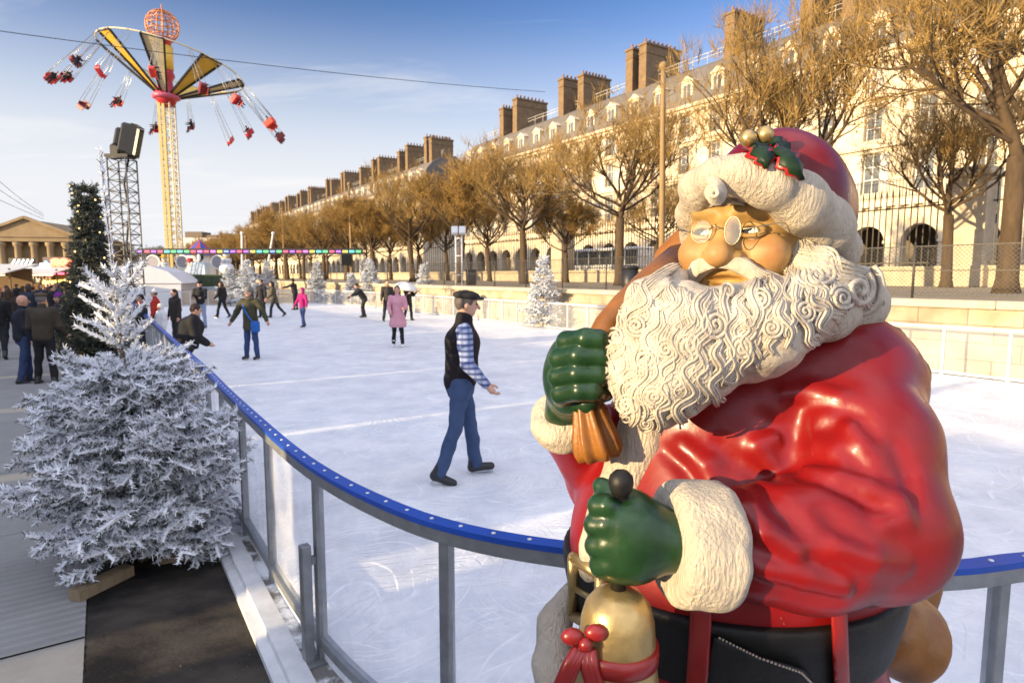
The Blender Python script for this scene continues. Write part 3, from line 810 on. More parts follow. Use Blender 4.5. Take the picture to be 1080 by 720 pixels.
    for sg in (-1, 1):
        for j in range(9):
            o_ = (j - 4) / 4.2
            pts3 = [hp(sg * .004, .172 + .012, -.054 + o_ * .008), hp(sg * .040, .160 + .014, -.061 + o_ * .012), hp(sg * .082, .134 + .014, -.094 + o_ * .016), hp(sg * .118, .10 + .010, -.112 + o_ * .018)]
            # smooth through a spline-like refinement, pull to surface
            cs = []
            for i in range(3):
                for t_ in np.linspace(0, 1, 5)[:-1]: cs.append(pts3[i] * (1 - t_) + pts3[i + 1] * t_)
            cs.append(pts3[3]); cs = np.array(cs)
            for _ in range(6): cs = cs - grad(mst, cs) * (mst(cs.astype(np.float32)) - .0025)[:, None] * .9
            mb_.tube(cs, [.0042 * (1 - .6 * i / 12) for i in range(13)], 6)
    mb_.build('moustache', hair, root, True)
    # fur tuft above the brow
    tf = MB(); tsurf = union([chain(bp, rad, .03)], .01)
    base = np.array([(741, 187), (750, 188), (759, 193), (764, 202), (762, 211), (754, 215), (748, 211), (750, 205), (755, 205)], float)
    tn = np.linspace(0, 1, 30)
    base = np.stack([np.interp(tn, np.linspace(0, 1, len(base)), base[:, k]) for k in (0, 1)], 1)
    for _ in range(4): base[1:-1] = (base[:-2] + 2 * base[1:-1] + base[2:]) / 4
    cen = np.array([752., 203.])
    for k_ in range(5):
        q = cen + (base - cen) * (1.12 - .17 * k_)
        pts3 = [P(x, y, 1.170 - .003 * k_ - .012 * math.sin(math.pi * t_)) for (x, y), t_ in zip(q, tn)]
        tf.tube(pts3, [.0052 * min(1, .35 + 3 * t_) * (1 - .35 * t_) for t_ in tn], 6)
    tf.ball(P(754, 203, 1.186), (.020, .014, .020), 12, 8)
    tf.build('hair_tuft', hair, root, True)
    return root
santa = build_santa()
# ---------------------------------------------------------------- ground, rink, barrier
def build_ground():
    def struct(name, mb, mat):
        o = mb.build(name, mat); o['kind'] = 'structure'; return o
    gm = M('gravel', (.30, .26, .20), .9, var=.35, scale=1.2, bump=.4, bscale=60)
    g = MB(); S = 2600
    g.add([(-S, -S, -.14), (S, -S, -.14), (S, S, -.14), (-S, S, -.14)], [(0, 1, 2, 3)])
    struct('ground', g, gm)
    # ridged walkway decking, laid in panels across the path
    dk = M('deck_boards', (.27, .265, .255), .75, var=.35, scale=2.2, bump=.25, bscale=80, bdist=.004, w2=.8)
    m = MB(); per = .085; D0, D1 = -5.2, -.20
    prof = [(0, 0), (.2, .010), (.55, .010), (.72, 0)]
    s = -4.0
    rs = random.Random(5)
    while s < 34:
        ln = 24 * per
        for a, b in ((D0, -2.6), (-2.595, D1)):
            rows = []; zz = -.105 + rs.uniform(-.003, .003)
            for k in range(24):
                for t, z in prof: rows.append((s + (k + t) * per, zz + z))
            rows.append((s + ln - .012, zz))
            vs = [ST(q, a, z) for q, z in rows] + [ST(q, b, z) for q, z in rows]; n = len(rows)
            m.add(vs, [(i, n + i, n + i + 1, i + 1) for i in range(n - 1)])
        s += ln + .006
    struct('walkway_decking', m, dk)
    # dark rubber matting beside the walkway
    mt = M('rubber_mat', (.012, .0115, .0115), .85, spec=.15, var=.5, scale=2.2, bump=.45, bscale=38, bdist=.01, col2=(.062, .052, .042), w2=.3, stretch=(.9, 1.25, 1), detail=8)
    m = MB()
    for a, b in ((-4.0, 1.05), (1.062, 3.1), (3.112, 9), (9.01, 20)):
        m.prism([ST(a, -.19, -.112), ST(b, -.19, -.112), ST(b, .62, -.112), ST(a, .62, -.112)], (0, 0, .014))
    # loose grit swept over the mat
    struct('rubber_matting', m, mt)
    gr = M('grit', (.11, .09, .07), .9, var=.4, scale=20)
    m = MB(); rs = random.Random(11)
    for i in range(170):
        s_, D_ = rs.uniform(.4, 3.6), rs.uniform(-.16, .6)
        if rs.random() < .6: D_ = .6 - abs(rs.gauss(0, .10))
        r = rs.uniform(.003, .010); c = ST(s_, D_, -.096)
        a = rs.uniform(0, 6)
        m.add([c + [r * math.cos(a), r * math.sin(a), 0], c + [r * math.cos(a + 2), r * math.sin(a + 2), 0], c + [r * math.cos(a + 4), r * math.sin(a + 4), 0], c + [0, 0, r * .8]], [(0, 1, 3), (1, 2, 3), (2, 0, 3)])
    o = m.build('loose_grit', gr); o['kind'] = 'stuff'; o['label'] = 'loose grit and crumbs scattered over the dark mat'; o['category'] = 'grit'
    # snow dusted footing between kerb and barrier
    st = M('snow_dust', (.78, .80, .84), .85, var=.1, scale=5.5, bump=.7, bscale=28, bdist=.02, col2=(.16, .15, .14), w2=.16, detail=8)
    m = MB()
    m.prism([ST(-4, .77, -.11), ST(46, .77, -.11), ST(46, 1.6, -.11), ST(1.2, 1.6, -.11), ST(.4, 3.5, -.11), ST(-4, 9, -.11)], (0, 0, .065))
    struct('snowy_footing', m, st)
    # kerb : a white metal ramp edge in lengths
    kb = M('kerb_paint', (.62, .63, .65), .6, var=.25, scale=7, bump=.15, bscale=60, bdist=.004)
    m = MB(); s = -4.0
    while s < 30:
        L_ = 1.72
        pr = [(.60, -.12), (.60, -.062), (.655, -.052), (.66, -.022), (.765, -.022), (.772, -.06), (.772, -.12)]
        m.prism([ST(s, d, z) for d, z in pr], Dv * (L_ - .01))
        m.prism([ST(s + L_ - .10, d, z + .006) for d, z in [(.652, -.05), (.652, -.017), (.768, -.017), (.768, -.05)]], Dv * .085)
        s += L_
    struct('kerb', m, kb)

# rink outline at the barrier foot (plan points), from the near left round to the far right
RAILZ = .97
near_px = [(222, 395), (232, 406), (250, 424), (275, 447), (298, 468), (322, 487), (345, 502), (370, 516), (395, 528), (420, 539), (445, 548.5), (470, 556), (500, 563.5), (530, 569.5), (560, 574.5), (590, 578.5)]
near_pts = [G(x, y, RAILZ)[:2] for x, y in near_px]
right_px = [(1015, 601), (1048, 596.5), (1080, 592)]
right_pts = [G(x, y, RAILZ)[:2] for x, y in right_px]
def smooth_path(pts, step):
    pts = np.asarray(pts, float)
    for _ in range(2):
        q = [pts[0]]
        for i in range(len(pts) - 1): q += [pts[i] * .75 + pts[i + 1] * .25, pts[i] * .25 + pts[i + 1] * .75]
        q.append(pts[-1]); pts = np.array(q)
    L_ = np.r_[0, np.cumsum(np.linalg.norm(np.diff(pts, axis=0), axis=1))]
    n = max(2, int(L_[-1] / step)); u = np.linspace(0, L_[-1], n + 1)
    return np.stack([np.interp(u, L_, pts[:, k]) for k in range(2)], 1), u
DL = float(np.dot(near_pts[0], Nv[:2]))           # D of the straight left side
SL = float(np.dot(near_pts[0], Dv[:2]))
DF = 14.0; SE = 46.0
def st2(s, D): return ST(s, D)[:2]
left_side = [st2(SE - 4, DL), st2(30, DL), st2(20, DL), st2(12, DL), st2(SL + 2.2, DL)]
mid = [(near_pts[-1] * (1 - t) + right_pts[0] * t) + np.array([0, -.10 * math.sin(math.pi * t)]) for t in (.25, .5, .75)]
e = right_pts[-1]
beyond = [e + [.9, .13], e + [2.2, .55], e + [3.8, 1.5], e + [5.6, 3.2], st2(.5, DF - 4.5), st2(1.0, DF - 1.2), st2(3.5, DF)]
near_path, near_u = smooth_path(left_side + list(near_pts) + mid + list(right_pts) + beyond, .05)
far_path, far_u = smooth_path([st2(3.5, DF), st2(6, DF), st2(12, DF), st2(20, DF), st2(30, DF), st2(SE - 4, DF), st2(SE - 1, DF - 1.5), st2(SE, DF - 5), st2(SE, DL + 5), st2(SE - 1, DL + 1.5), st2(SE - 4, DL)], .15)

def ice_material():
    m, nt, b = nodes('ice'); L = nt.links.new
    tc = N(nt, 'ShaderNodeTexCoord')
    # fine skate scratches: long thin curved noise bands in several directions
    outs = []
    for i, (ang, sc) in enumerate(((20, 1.0), (75, 1.3), (-35, .9), (130, 1.15), (100, .8))):
        mp = N(nt, 'ShaderNodeMapping'); mp.inputs['Rotation'].default_value = (0, 0, R(ang)); mp.inputs['Scale'].default_value = (sc, sc * 1.0, 1); mp.inputs['Location'].default_value = (i * 3.1, i * 1.7, 0)
        L(tc.outputs['Object'], mp.inputs['Vector'])
        nz = N(nt, 'ShaderNodeTexNoise', i_Scale=.30, i_Detail=1.0, i_Distortion=.35); L(mp.outputs[0], nz.inputs['Vector'])
        ml = N(nt, 'ShaderNodeMath', operation='MULTIPLY'); ml.inputs[1].default_value = 62 + 11 * i; L(nz.outputs['Fac'], ml.inputs[0])
        fr = N(nt, 'ShaderNodeMath', operation='FRACT'); L(ml.outputs[0], fr.inputs[0])
        pk = N(nt, 'ShaderNodeMapRange', i_From_Min=.0, i_From_Max=.13, i_To_Min=1.0, i_To_Max=0.0); L(fr.outputs[0], pk.inputs['Value'])
        br = N(nt, 'ShaderNodeTexNoise', i_Scale=2.3 + .4 * i, i_Detail=4); L(mp.outputs[0], br.inputs['Vector'])
        mk = N(nt, 'ShaderNodeMapRange', i_From_Min=.47, i_From_Max=.60); L(br.outputs['Fac'], mk.inputs['Value'])
        mu = N(nt, 'ShaderNodeMath', operation='MULTIPLY'); L(pk.outputs[0], mu.inputs[0]); L(mk.outputs[0], mu.inputs[1])
        outs.append(mu.outputs[0])
    acc = outs[0]
    for o in outs[1:]:
        a = N(nt, 'ShaderNodeMath', operation='MAXIMUM'); L(acc, a.inputs[0]); L(o, a.inputs[1]); acc = a.outputs[0]
    n1 = N(nt, 'ShaderNodeTexNoise', i_Scale=1.6, i_Detail=9, i_Roughness=.7); L(tc.outputs['Object'], n1.inputs['Vector'])
    rp = N(nt, 'ShaderNodeValToRGB'); rp.color_ramp.elements[0].position = .35; rp.color_ramp.elements[1].position = .66
    rp.color_ramp.elements[0].color = (.62, .64, .69, 1); rp.color_ramp.elements[1].color = (.88, .875, .88, 1); L(n1.outputs['Fac'], rp.inputs['Fac'])
    mx = N(nt, 'ShaderNodeMix', data_type='RGBA'); L(acc, mx.inputs['Factor']); L(rp.outputs['Color'], mx.inputs['A']); mx.inputs['B'].default_value = (.95, .95, .95, 1)
    L(mx.outputs['Result'], b.inputs['Base Color'])
    n3 = N(nt, 'ShaderNodeTexNoise', i_Scale=38, i_Detail=6, i_Roughness=.65); L(tc.outputs['Object'], n3.inputs['Vector'])
    ad = N(nt, 'ShaderNodeMath', operation='MULTIPLY_ADD'); L(n3.outputs['Fac'], ad.inputs[0]); ad.inputs[1].default_value = .55; L(acc, ad.inputs[2])
    bp = N(nt, 'ShaderNodeBump', i_Strength=.6, i_Distance=.012); L(ad.outputs[0], bp.inputs['Height']); L(bp.outputs['Normal'], b.inputs['Normal'])
    b.inputs['Roughness'].default_value = .42; b.inputs['Specular IOR Level'].default_value = .35
    return m
def offset_path(p, o):
    t = np.gradient(p, axis=0); t /= np.linalg.norm(t, axis=1)[:, None] + 1e-9
    return p + np.stack([-t[:, 1], t[:, 0]], 1) * o
def build_rink():
    m = MB(); ring = list(near_path[::2]) + list(far_path[1:-1:2])
    m.prism([(x, y, -.10) for x, y in ring], (0, 0, .10))
    o = m.build('ice', ice_material()); o['kind'] = 'structure'
    steel = M('galvanised_steel', (.34, .355, .365), .48, metal=.75, var=.3, scale=14, bump=.1, bscale=50, bdist=.003, rvar=.1)
    blue = M('blue_plastic', (.007, .070, .42), .42, var=.25, scale=9, bump=.1, bscale=60, bdist=.002, rvar=.1)
    white = M('white_railing', (.50, .52, .54), .5, var=.12, scale=5)
    boltm = M('bolt_heads', (.75, .75, .73), .4, metal=.3, var=.1)
    pm, pnt, pb = nodes('perspex'); pb.inputs['Base Color'].default_value = (.80, .84, .92, 1); pb.inputs['Roughness'].default_value = .12
    pb.inputs['Alpha'].default_value = .16
    nz = N(pnt, 'ShaderNodeTexNoise', i_Scale=3.0, i_Detail=6); tcn = N(pnt, 'ShaderNodeTexCoord'); pnt.links.new(tcn.outputs['Object'], nz.inputs['Vector'])
    mr = N(pnt, 'ShaderNodeMapRange', i_From_Min=.35, i_From_Max=.75, i_To_Min=.04, i_To_Max=.26); pnt.links.new(nz.outputs['Fac'], mr.inputs['Value']); pnt.links.new(mr.outputs[0], pb.inputs['Alpha'])
    def sweep(mb, path, w, z0, z1, off=0.0, step=1):
        q = offset_path(path, off)[::step]
        a, b = offset_path(q, w / 2), offset_path(q, -w / 2); n = len(q); vs = []
        for i in range(n): vs += [(*a[i], z0), (*b[i], z0), (*b[i], z1), (*a[i], z1)]
        fs = [(4 * i + k, 4 * i + (k + 1) % 4, 4 * i + 4 + (k + 1) % 4, 4 * i + 4 + k) for i in range(n - 1) for k in range(4)]
        fs += [(3, 2, 1, 0), (4 * n - 4, 4 * n - 3, 4 * n - 2, 4 * n - 1)]
        mb.add(vs, fs)
    # near barrier -----------------------------------------------------
    root = thing('rink_barrier', 'curved galvanised ice rink barrier with clear panels and blue top rail', 'barrier', (*near_path[len(near_path) // 2], 0))
    m = MB(); sweep(m, near_path, .066, RAILZ - .002, RAILZ + .020); capo = m.build('blue_cap', blue, root, True)
    m = MB(); sweep(m, near_path, .058, RAILZ - .055, RAILZ - .004); m.build('top_rail', steel, root, True)
    m = MB(); sweep(m, near_path, .05, .035, .085); m.build('bottom_rail', steel, root, True)
    m = MB()
    bolt0 = None
    tot = near_u[-1]; ux = np.arange(.1, tot, .145)
    for u in ux:
        c = [np.interp(u, near_u, near_path[:, k]) for k in range(2)]
        if math.hypot(*c) < 8:
            if bolt0 is None:
                m.lathe([(.0, 0), (.0095, 0), (.0085, .004), (.0, .006)], (0, 0, 0), 8); bolt0 = m.build('bolt', boltm, capo); b_ = bolt0
            else: b_ = copy_tree(bolt0, capo)
            b_.location = Vector((c[0], c[1], RAILZ + .0195)) - root.location
    # posts at the places seen in the photo, then at even steps
    def u_at(px):
        xs = np.array([(540 + F * p[0] / p[1]) if p[1] > 1.0 else 1e9 for p in near_path]); ok = (near_u > u0) & (near_u < u1)
        i = np.argmin(np.where(ok, np.abs(xs - px), 1e9)); return near_u[i]
    i0 = np.argmin(np.linalg.norm(near_path - near_pts[0], axis=1)); i1 = np.argmin(np.linalg.norm(near_path - right_pts[-1], axis=1))
    u0, u1 = near_u[i0] - .4, near_u[i1] + .8
    us = [u_at(x) for x in (250, 276, 327, 467)]
    st_ = us[-1]; uend = u_at(1074)
    k = max(1, round((uend - st_) / 1.02))
    us += [st_ + (uend - st_) * j / k for j in range(1, k + 1)]
    u = us[-1] + 1.0
    while u < tot: us.append(u); u += 1.0
    u = us[0] - 1.0; pre = []
    while u > 0: pre.append(u); u -= 1.0
    us = pre[::-1] + us
    tg = np.gradient(near_path, axis=0); tg /= np.linalg.norm(tg, axis=1)[:, None]
    big = u_at(327)
    for u in us:
        c = np.array([np.interp(u, near_u, near_path[:, k_]) for k_ in range(2)]); t = np.array([np.interp(u, near_u, tg[:, k_]) for k_ in range(2)])
        m = MB(); m.box((c[0], c[1], (RAILZ - .055 - .06) / 2), (.048, .048, RAILZ - .055 + .06), math.atan2(t[1], t[0]), bev=.004)
        if abs(u - big) < 1e-6:
            c2 = c - np.array([-t[1], t[0]]) * 0 + np.array([t[1], -t[0]]) * .075
            m.box((c2[0], c2[1], .26), (.052, .05, .66), math.atan2(t[1], t[0]), bev=.004)
            c3 = c + np.array([t[1], -t[0]]) * .035; m.box((c3[0], c3[1], .50), (.03, .10, .04), math.atan2(t[1], t[0]))
            m.box((c2[0], c2[1], -.042), (.14, .14, .012), math.atan2(t[1], t[0]))
        m.build('post', steel, root, True)
    # clear panels between posts
    for a, b in zip(us[:-1], us[1:]):
        uu = np.linspace(a + .03, b - .03, 8); q = np.stack([np.interp(uu, near_u, near_path[:, k_]) for k_ in range(2)], 1)
        m = MB(); sweep(m, q, .006, .09, RAILZ - .06); m.build('clear_panel', pm, root, True)
    # far barrier --------------------------------------------------------
    root = thing('rink_railing', 'straight pale railing along the far side of the ice', 'railing', (*far_path[0], 0))
    m = MB(); sweep(m, far_path, .05, .92, .97); m.build('top_rail', white, root, True)
    m = MB(); sweep(m, far_path, .03, .02, .07); m.build('bottom_rail', white, root, True)
    panels = MB(); n = 0; u = .0; posts = MB()
    while u < far_u[-1]:
        c = [np.interp(u, far_u, far_path[:, k_]) for k_ in range(2)]
        m = MB(); m.box((c[0], c[1], .46), (.05, .05, .92), YAW)
        if n < 60: m.build('post', white, root, True)
        u += 1.1; n += 1
    sweep(panels, far_path, .008, .07, .92, step=4)
    pp, pnt2, pb2 = nodes('perspex_far'); pb2.inputs['Base Color'].default_value = (.78, .80, .84, 1); pb2.inputs['Alpha'].default_value = .10; pb2.inputs['Roughness'].default_value = .2
    panels.build('clear_panel', pp, root, True)
    # timber boards behind the far end
    wood = M('pale_timber', (.46, .31, .14), .7, var=.3, scale=3, stretch=(1, 1, 14), bump=.2)
    m = MB()
    for i in range(4): m.box(ST(SE + .8, 8.5, .14 + i * .25), (9, .04, .22), YAW)
    for k in range(6): m.box(ST(SE + .86, 4.4 + k * 1.6, .5), (.08, .06, 1.05), YAW)
    o = m.build('timber_fence', wood); tag(o, 'low fence of pale timber boards beyond the far end of the ice', 'fence')
build_ground(); build_rink()
# ---------------------------------------------------------------- terrace, street, long buildings
TZ = 1.45
def build_terrace():
    tg = M('terrace_gravel', (.36, .29, .20), .9, var=.3, scale=2, bump=.4, bscale=40)
    m = MB(); m.prism([ST(-40, 15.6, -.14), ST(330, 15.6, -.14), ST(330, 70, -.14), ST(-40, 70, -.14)], (0, 0, TZ + .14 - .003))
    o = m.build('terrace_ground', tg); o['kind'] = 'structure'
    # street
    am = M('street_asphalt', (.06, .06, .062), .8, var=.2)
    m = MB(); m.prism([ST(-40, 36, TZ), ST(330, 36, TZ), ST(330, 49, TZ), ST(-40, 49, TZ)], (0, 0, .004)); o = m.build('street', am); o['kind'] = 'structure'
    # block wall
    bm, nt, b = nodes('ashlar'); L = nt.links.new
    tc = N(nt, 'ShaderNodeTexCoord'); br = N(nt, 'ShaderNodeTexBrick'); br.inputs['Scale'].default_value = 1.0
    br.inputs['Color1'].default_value = (.52, .43, .30, 1); br.inputs['Color2'].default_value = (.38, .31, .22, 1); br.inputs['Mortar'].default_value = (.22, .18, .13, 1)
    br.inputs['Brick Width'].default_value = .95; br.inputs['Row Height'].default_value = .36; br.inputs['Mortar Size'].default_value = .010; br.inputs['Bias'].default_value = -.1
    mp = N(nt, 'ShaderNodeMapping'); mp.inputs['Rotation'].default_value = (R(90), 0, 0)
    sw = N(nt, 'ShaderNodeSeparateXYZ'); cb = N(nt, 'ShaderNodeCombineXYZ'); L(tc.outputs['Object'], sw.inputs[0]); L(sw.outputs['Y'], cb.inputs['X']); L(sw.outputs['Z'], cb.inputs['Y']); L(cb.outputs[0], br.inputs['Vector'])
    nz = N(nt, 'ShaderNodeTexNoise', i_Scale=1.6, i_Detail=6); L(tc.outputs['Object'], nz.inputs['Vector'])
    mx = N(nt, 'ShaderNodeMix', data_type='RGBA', blend_type='MULTIPLY'); mx.inputs['Factor'].default_value = .75
    rp = N(nt, 'ShaderNodeValToRGB'); rp.color_ramp.elements[0].position = .3; rp.color_ramp.elements[1].position = .62; rp.color_ramp.elements[0].color = (.5, .42, .34, 1); rp.color_ramp.elements[1].color = (1, 1, 1, 1)
    L(nz.outputs['Fac'], rp.inputs[0]); L(br.outputs['Color'], mx.inputs['A']); L(rp.outputs['Color'], mx.inputs['B']); L(mx.outputs['Result'], b.inputs['Base Color'])
    bp = N(nt, 'ShaderNodeBump', i_Strength=.6, i_Distance=.02); L(br.outputs['Fac'], bp.inputs['Height']); bp.invert = True; L(bp.outputs['Normal'], b.inputs['Normal']); b.inputs['Roughness'].default_value = .85
    stone = M('stone_coping', (.55, .46, .33), .8, var=.3, scale=2.5, bump=.3, bscale=20)
    root = thing('retaining_wall', 'pale stone block retaining wall under the railings beside the ice', 'wall', ST(0, 15.0, -.14), YAW)
    m = MB(); m.prism([(0, -30, 0), (.6, -30, 0), (.6, 320, 0), (0, 320, 0)], (0, 0, TZ + .14 - .18)); m.build('masonry', bm, root)
    m = MB(); y = -30
    while y < 120:
        m.box((.22, y + 1.1, TZ + .14 - .085), (.66, 2.19, .17), bev=.02); y += 2.2
    m.box((.22, 220, TZ + .14 - .085), (.66, 196, .17)); m.build('coping', stone, root)
    # mesh fence on the coping
    iron = M('dark_iron', (.075, .068, .06), .55, metal=.4, var=.3, scale=9)
    root = thing('mesh_fence', 'low wire mesh fence with thin posts on the stone wall coping', 'fence', ST(0, 15.45, TZ), YAW)
    y = -6.0; n = 0
    while y < 95 and n < 90:
        m = MB(); m.tube([(0, y, 0), (0, y, 1.22)], .028, 6); m.build('post', iron, root); y += 2.6 if y < 30 else 4.0; n += 1
    m = MB()
    for z in (1.16, .62, .06): m.bar((0, -8, z), (0, 110, z), .022)
    m.build('rail', iron, root)
    # wire diagonals as real thin wires near the camera
    m = MB(); w = MB(); 
    for k in range(520):
        y0 = -6 + k * .09
        if y0 > 34: break
        for sg in (-1, 1):
            w.add([(0, y0, .06), (0, y0 + .009, .06), (0, y0 + .009 + 1.1 * sg, 1.16), (0, y0 + 1.1 * sg, 1.16), (.004, y0, .06), (.004, y0 + .009, .06), (.004, y0 + .009 + 1.1 * sg, 1.16), (.004, y0 + 1.1 * sg, 1.16)], [(0, 1, 2, 3), (7, 6, 5, 4)])
    w.build('wire_mesh', iron, root)
    # tall street railings on a stone plinth with piers
    root = thing('spear_railing', 'tall dark spear topped iron railing on a low stone plinth', 'railing', ST(0, 34.0, TZ), YAW)
    m = MB(); m.prism([(-.3, -25, 0), (.3, -25, 0), (.3, 200, 0), (-.3, 200, 0)], (0, 0, .85)); m.box((0, 87.5, .91), (.75, 225, .12)); m.build('plinth', stone, root)
    m = MB()
    for z in (1.15, 3.9): m.bar((0, -25, z), (0, 200, z), .07)
    m.build('rail', iron, root)
    m = MB(); y = -8.0
    while y < 110:
        m.box((0, y, 2.75), (.045, .045, 3.6)); m.add([(-.05, y, 4.55), (0, y - .05, 4.55), (.05, y, 4.55), (0, y + .05, 4.55), (0, y, 4.95)], [(0, 1, 4), (1, 2, 4), (2, 3, 4), (3, 0, 4)])
        y += .30 if y < 60 else .6
    o = m.build('bars', iron, root); o['kind'] = 'stuff'
    def pier(s, w, h, label):
        r = thing('stone_pier', label, 'pier', ST(s, 34.0, TZ), YAW)
        m = MB(); m.box((0, 0, .5), (w * 1.15, w * 1.15, 1.0), bev=.04); m.box((0, 0, h / 2), (w, w, h - .02), bev=.02); m.build('shaft', stone, r)
        m = MB(); m.box((0, 0, h + .12), (w * 1.25, w * 1.25, .24), bev=.06); m.box((0, 0, h + .34), (w * 1.05, w * 1.05, .2), bev=.05); m.build('cap', stone, r)
    pier(13.0, 1.5, 5.0, 'broad pale stone gate pier among the railings behind the statue shoulder')
    pier(44.0, 1.5, 4.9, 'slim stone gate pier in the railings above the white snowy fir')
    # bollard-like stone block on the terrace edge, right
    r = thing('stone_block', 'rough tan stone block at the foot of the mesh fence post', 'stone', ST(4.0, 16.3, TZ))
    m = MB(); V, Q = snet(lambda p: sd_box(p, (0, 0, .17), (.42, .3, .2), .1) + .03 * fbm(p, 7, 2, 2), (-.6, -.5, -.1), (.6, .5, .5), .035); m.mesh(V, Q); m.build('stone', stone, r)

def facade_material(name, c1, c2):
    return M(name, c1, .85, var=.2, scale=.6, bump=.15, bscale=8, col2=c2, detail=7)
FC = {}
def build_block(s0, nb, label, arcade=True, D=51.0, shade_gable=True, near=True):
    bay = 3.8
    if not FC:
        FC['stone'] = facade_material('facade_stone', (.78, .68, .52), (.54, .43, .29))
        FC['roof'] = M('zinc_roof', (.17, .15, .13), .7, var=.3, scale=1.2)
        FC['chim'] = M('chimney_brick', (.23, .15, .08), .85, var=.4, scale=1.5, bump=.2, bscale=15)
        FC['pot'] = M('clay_pot', (.30, .15, .08), .8, var=.3)
        FC['shut'] = M('white_shutters', (.62, .60, .56), .6, var=.12, stretch=(1, 1, 12), scale=6)
        FC['glass'] = M('window_glass', (.05, .06, .075), .12, var=.5, scale=.8, col2=(.20, .21, .22), spec=.8)
        FC['iron'] = M('balcony_iron', (.06, .055, .05), .55, var=.3)
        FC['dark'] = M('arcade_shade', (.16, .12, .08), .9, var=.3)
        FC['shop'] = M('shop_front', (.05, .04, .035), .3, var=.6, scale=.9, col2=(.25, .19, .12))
    root = thing('arcaded_building', label, 'building', ST(s0, D, TZ), YAW)
    Ly = nb * bay; dep = 14.0
    # wall with real arches at street level and real window openings above
    m = MB()
    Z1 = 5.9                                              # arcade storey
    AW, AS = 2.6, 3.1                                     # arch opening width, springing height
    for i in range(nb):
        y0 = i * bay; yc = y0 + bay / 2; na = 10
        arc = [(yc + AW / 2 * math.cos(a), AS + AW / 2 * math.sin(a)) for a in np.linspace(0, math.pi, na + 1)]
        # pier left, pier right, spandrel in strips
        for x in (0.0,):
            vs = []; fs = []
            m.add([(x, y0, 0), (x, yc - AW / 2, 0), (x, yc - AW / 2, AS), (x, y0, AS)], [(3, 2, 1, 0)])
            m.add([(x, yc + AW / 2, 0), (x, y0 + bay, 0), (x, y0 + bay, AS), (x, yc + AW / 2, AS)], [(3, 2, 1, 0)])
            pts = [(y0 + bay, AS)] + [(a, z) for a, z in arc] + [(y0, AS)]
            for k in range(na):
                (a0, z0), (a1, z1) = arc[k], arc[k + 1]
                m.add([(x, a0, z0), (x, a0, Z1), (x, a1, Z1), (x, a1, z1)], [(0, 1, 2, 3)])
            m.add([(x, yc + AW / 2, AS), (x, y0 + bay, AS), (x, y0 + bay, Z1), (x, yc + AW / 2, Z1)], [(3, 2, 1, 0)])
            m.add([(x, y0, AS), (x, yc - AW / 2, AS), (x, yc - AW / 2, Z1), (x, y0, Z1)], [(3, 2, 1, 0)])
        # reveals
        rv = [(yc + AW / 2, 0)] + arc + [(yc - AW / 2, 0)]
        for k in range(len(rv) - 1):
            m.add([(0, *rv[k]), (.9, *rv[k]), (.9, *rv[k + 1]), (0, *rv[k + 1])], [(0, 1, 2, 3)])
        # keystone and impost mouldings
        m.box((-.05, yc, AS + AW / 2 + .22), (.14, .34, .5)); 
        m.box((-.04, y0, AS), (.12, bay - AW + .14, .22))
    # upper storeys : strips between openings
    floors = [(6.9, 3.05, 1.35), (11.0, 2.6, 1.3), (14.6, 2.1, 1.25)]
    ztop = 17.6; z = Z1
    bands = []
    for (zs, hh, ww) in floors:
        bands.append((z, zs)); z = zs + hh
        for i in range(nb):
            y0 = i * bay; yc = y0 + bay / 2
            m.add([(0, y0, zs), (0, yc - ww / 2, zs), (0, yc - ww / 2, zs + hh), (0, y0, zs + hh)], [(3, 2, 1, 0)])
            m.add([(0, yc + ww / 2, zs), (0, y0 + bay, zs), (0, y0 + bay, zs + hh), (0, yc + ww / 2, zs + hh)], [(3, 2, 1, 0)])
            for (a, b_) in ((yc - ww / 2, 1), (yc + ww / 2, -1)):
                m.add([(0, a, zs), (.35, a, zs), (.35, a, zs + hh), (0, a, zs + hh)], [(0, 1, 2, 3) if b_ < 0 else (3, 2, 1, 0)])
            m.add([(0, yc - ww / 2, zs + hh), (.35, yc - ww / 2, zs + hh), (.35, yc + ww / 2, zs + hh), (0, yc + ww / 2, zs + hh)], [(0, 1, 2, 3)])
            m.add([(0, yc - ww / 2, zs), (.35, yc - ww / 2, zs), (.35, yc + ww / 2, zs), (0, yc + ww / 2, zs)], [(3, 2, 1, 0)])
            # window surround and hood
            for a in (yc - ww / 2 - .13, yc + ww / 2 + .13): m.box((-.045, a, zs + hh / 2), (.09, .2, hh))
            m.box((-.10, yc, zs + hh + .16), (.22, ww + .7, .2))
    bands.append((z, ztop))
    for a, b_ in bands: m.add([(0, 0, a), (0, Ly, a), (0, Ly, b_), (0, 0, b_)], [(3, 2, 1, 0)])
    # side and back walls
    for y in (0, Ly): m.add([(0, y, 0), (dep, y, 0), (dep, y, ztop), (0, y, ztop)], [(0, 1, 2, 3) if y == 0 else (3, 2, 1, 0)])
    m.add([(dep, 0, 0), (dep, Ly, 0), (dep, Ly, ztop), (dep, 0, ztop)], [(0, 1, 2, 3)])
    m.build('wall', FC['stone'], root)
    m = MB()
    for z, d_, h_ in ((Z1 + .05, .5, .28), (Z1 + .32, .36, .25), (10.45, .3, .26), (14.2, .25, .22), (ztop - .1, .75, .32), (ztop - .42, .45, .3)):
        m.box((.001 - d_ / 2 + .1, Ly / 2, z), (d_ + .2, Ly + .2, h_))
    for k in range(int(Ly / .95)): m.box((-.42, k * .95 + .4, Z1 - .16), (.34, .3, .26))
    for k in range(int(Ly / .95)): m.box((-.5, k * .95 + .4, ztop - .68), (.44, .28, .26))
    m.build('cornice', FC['stone'], root)
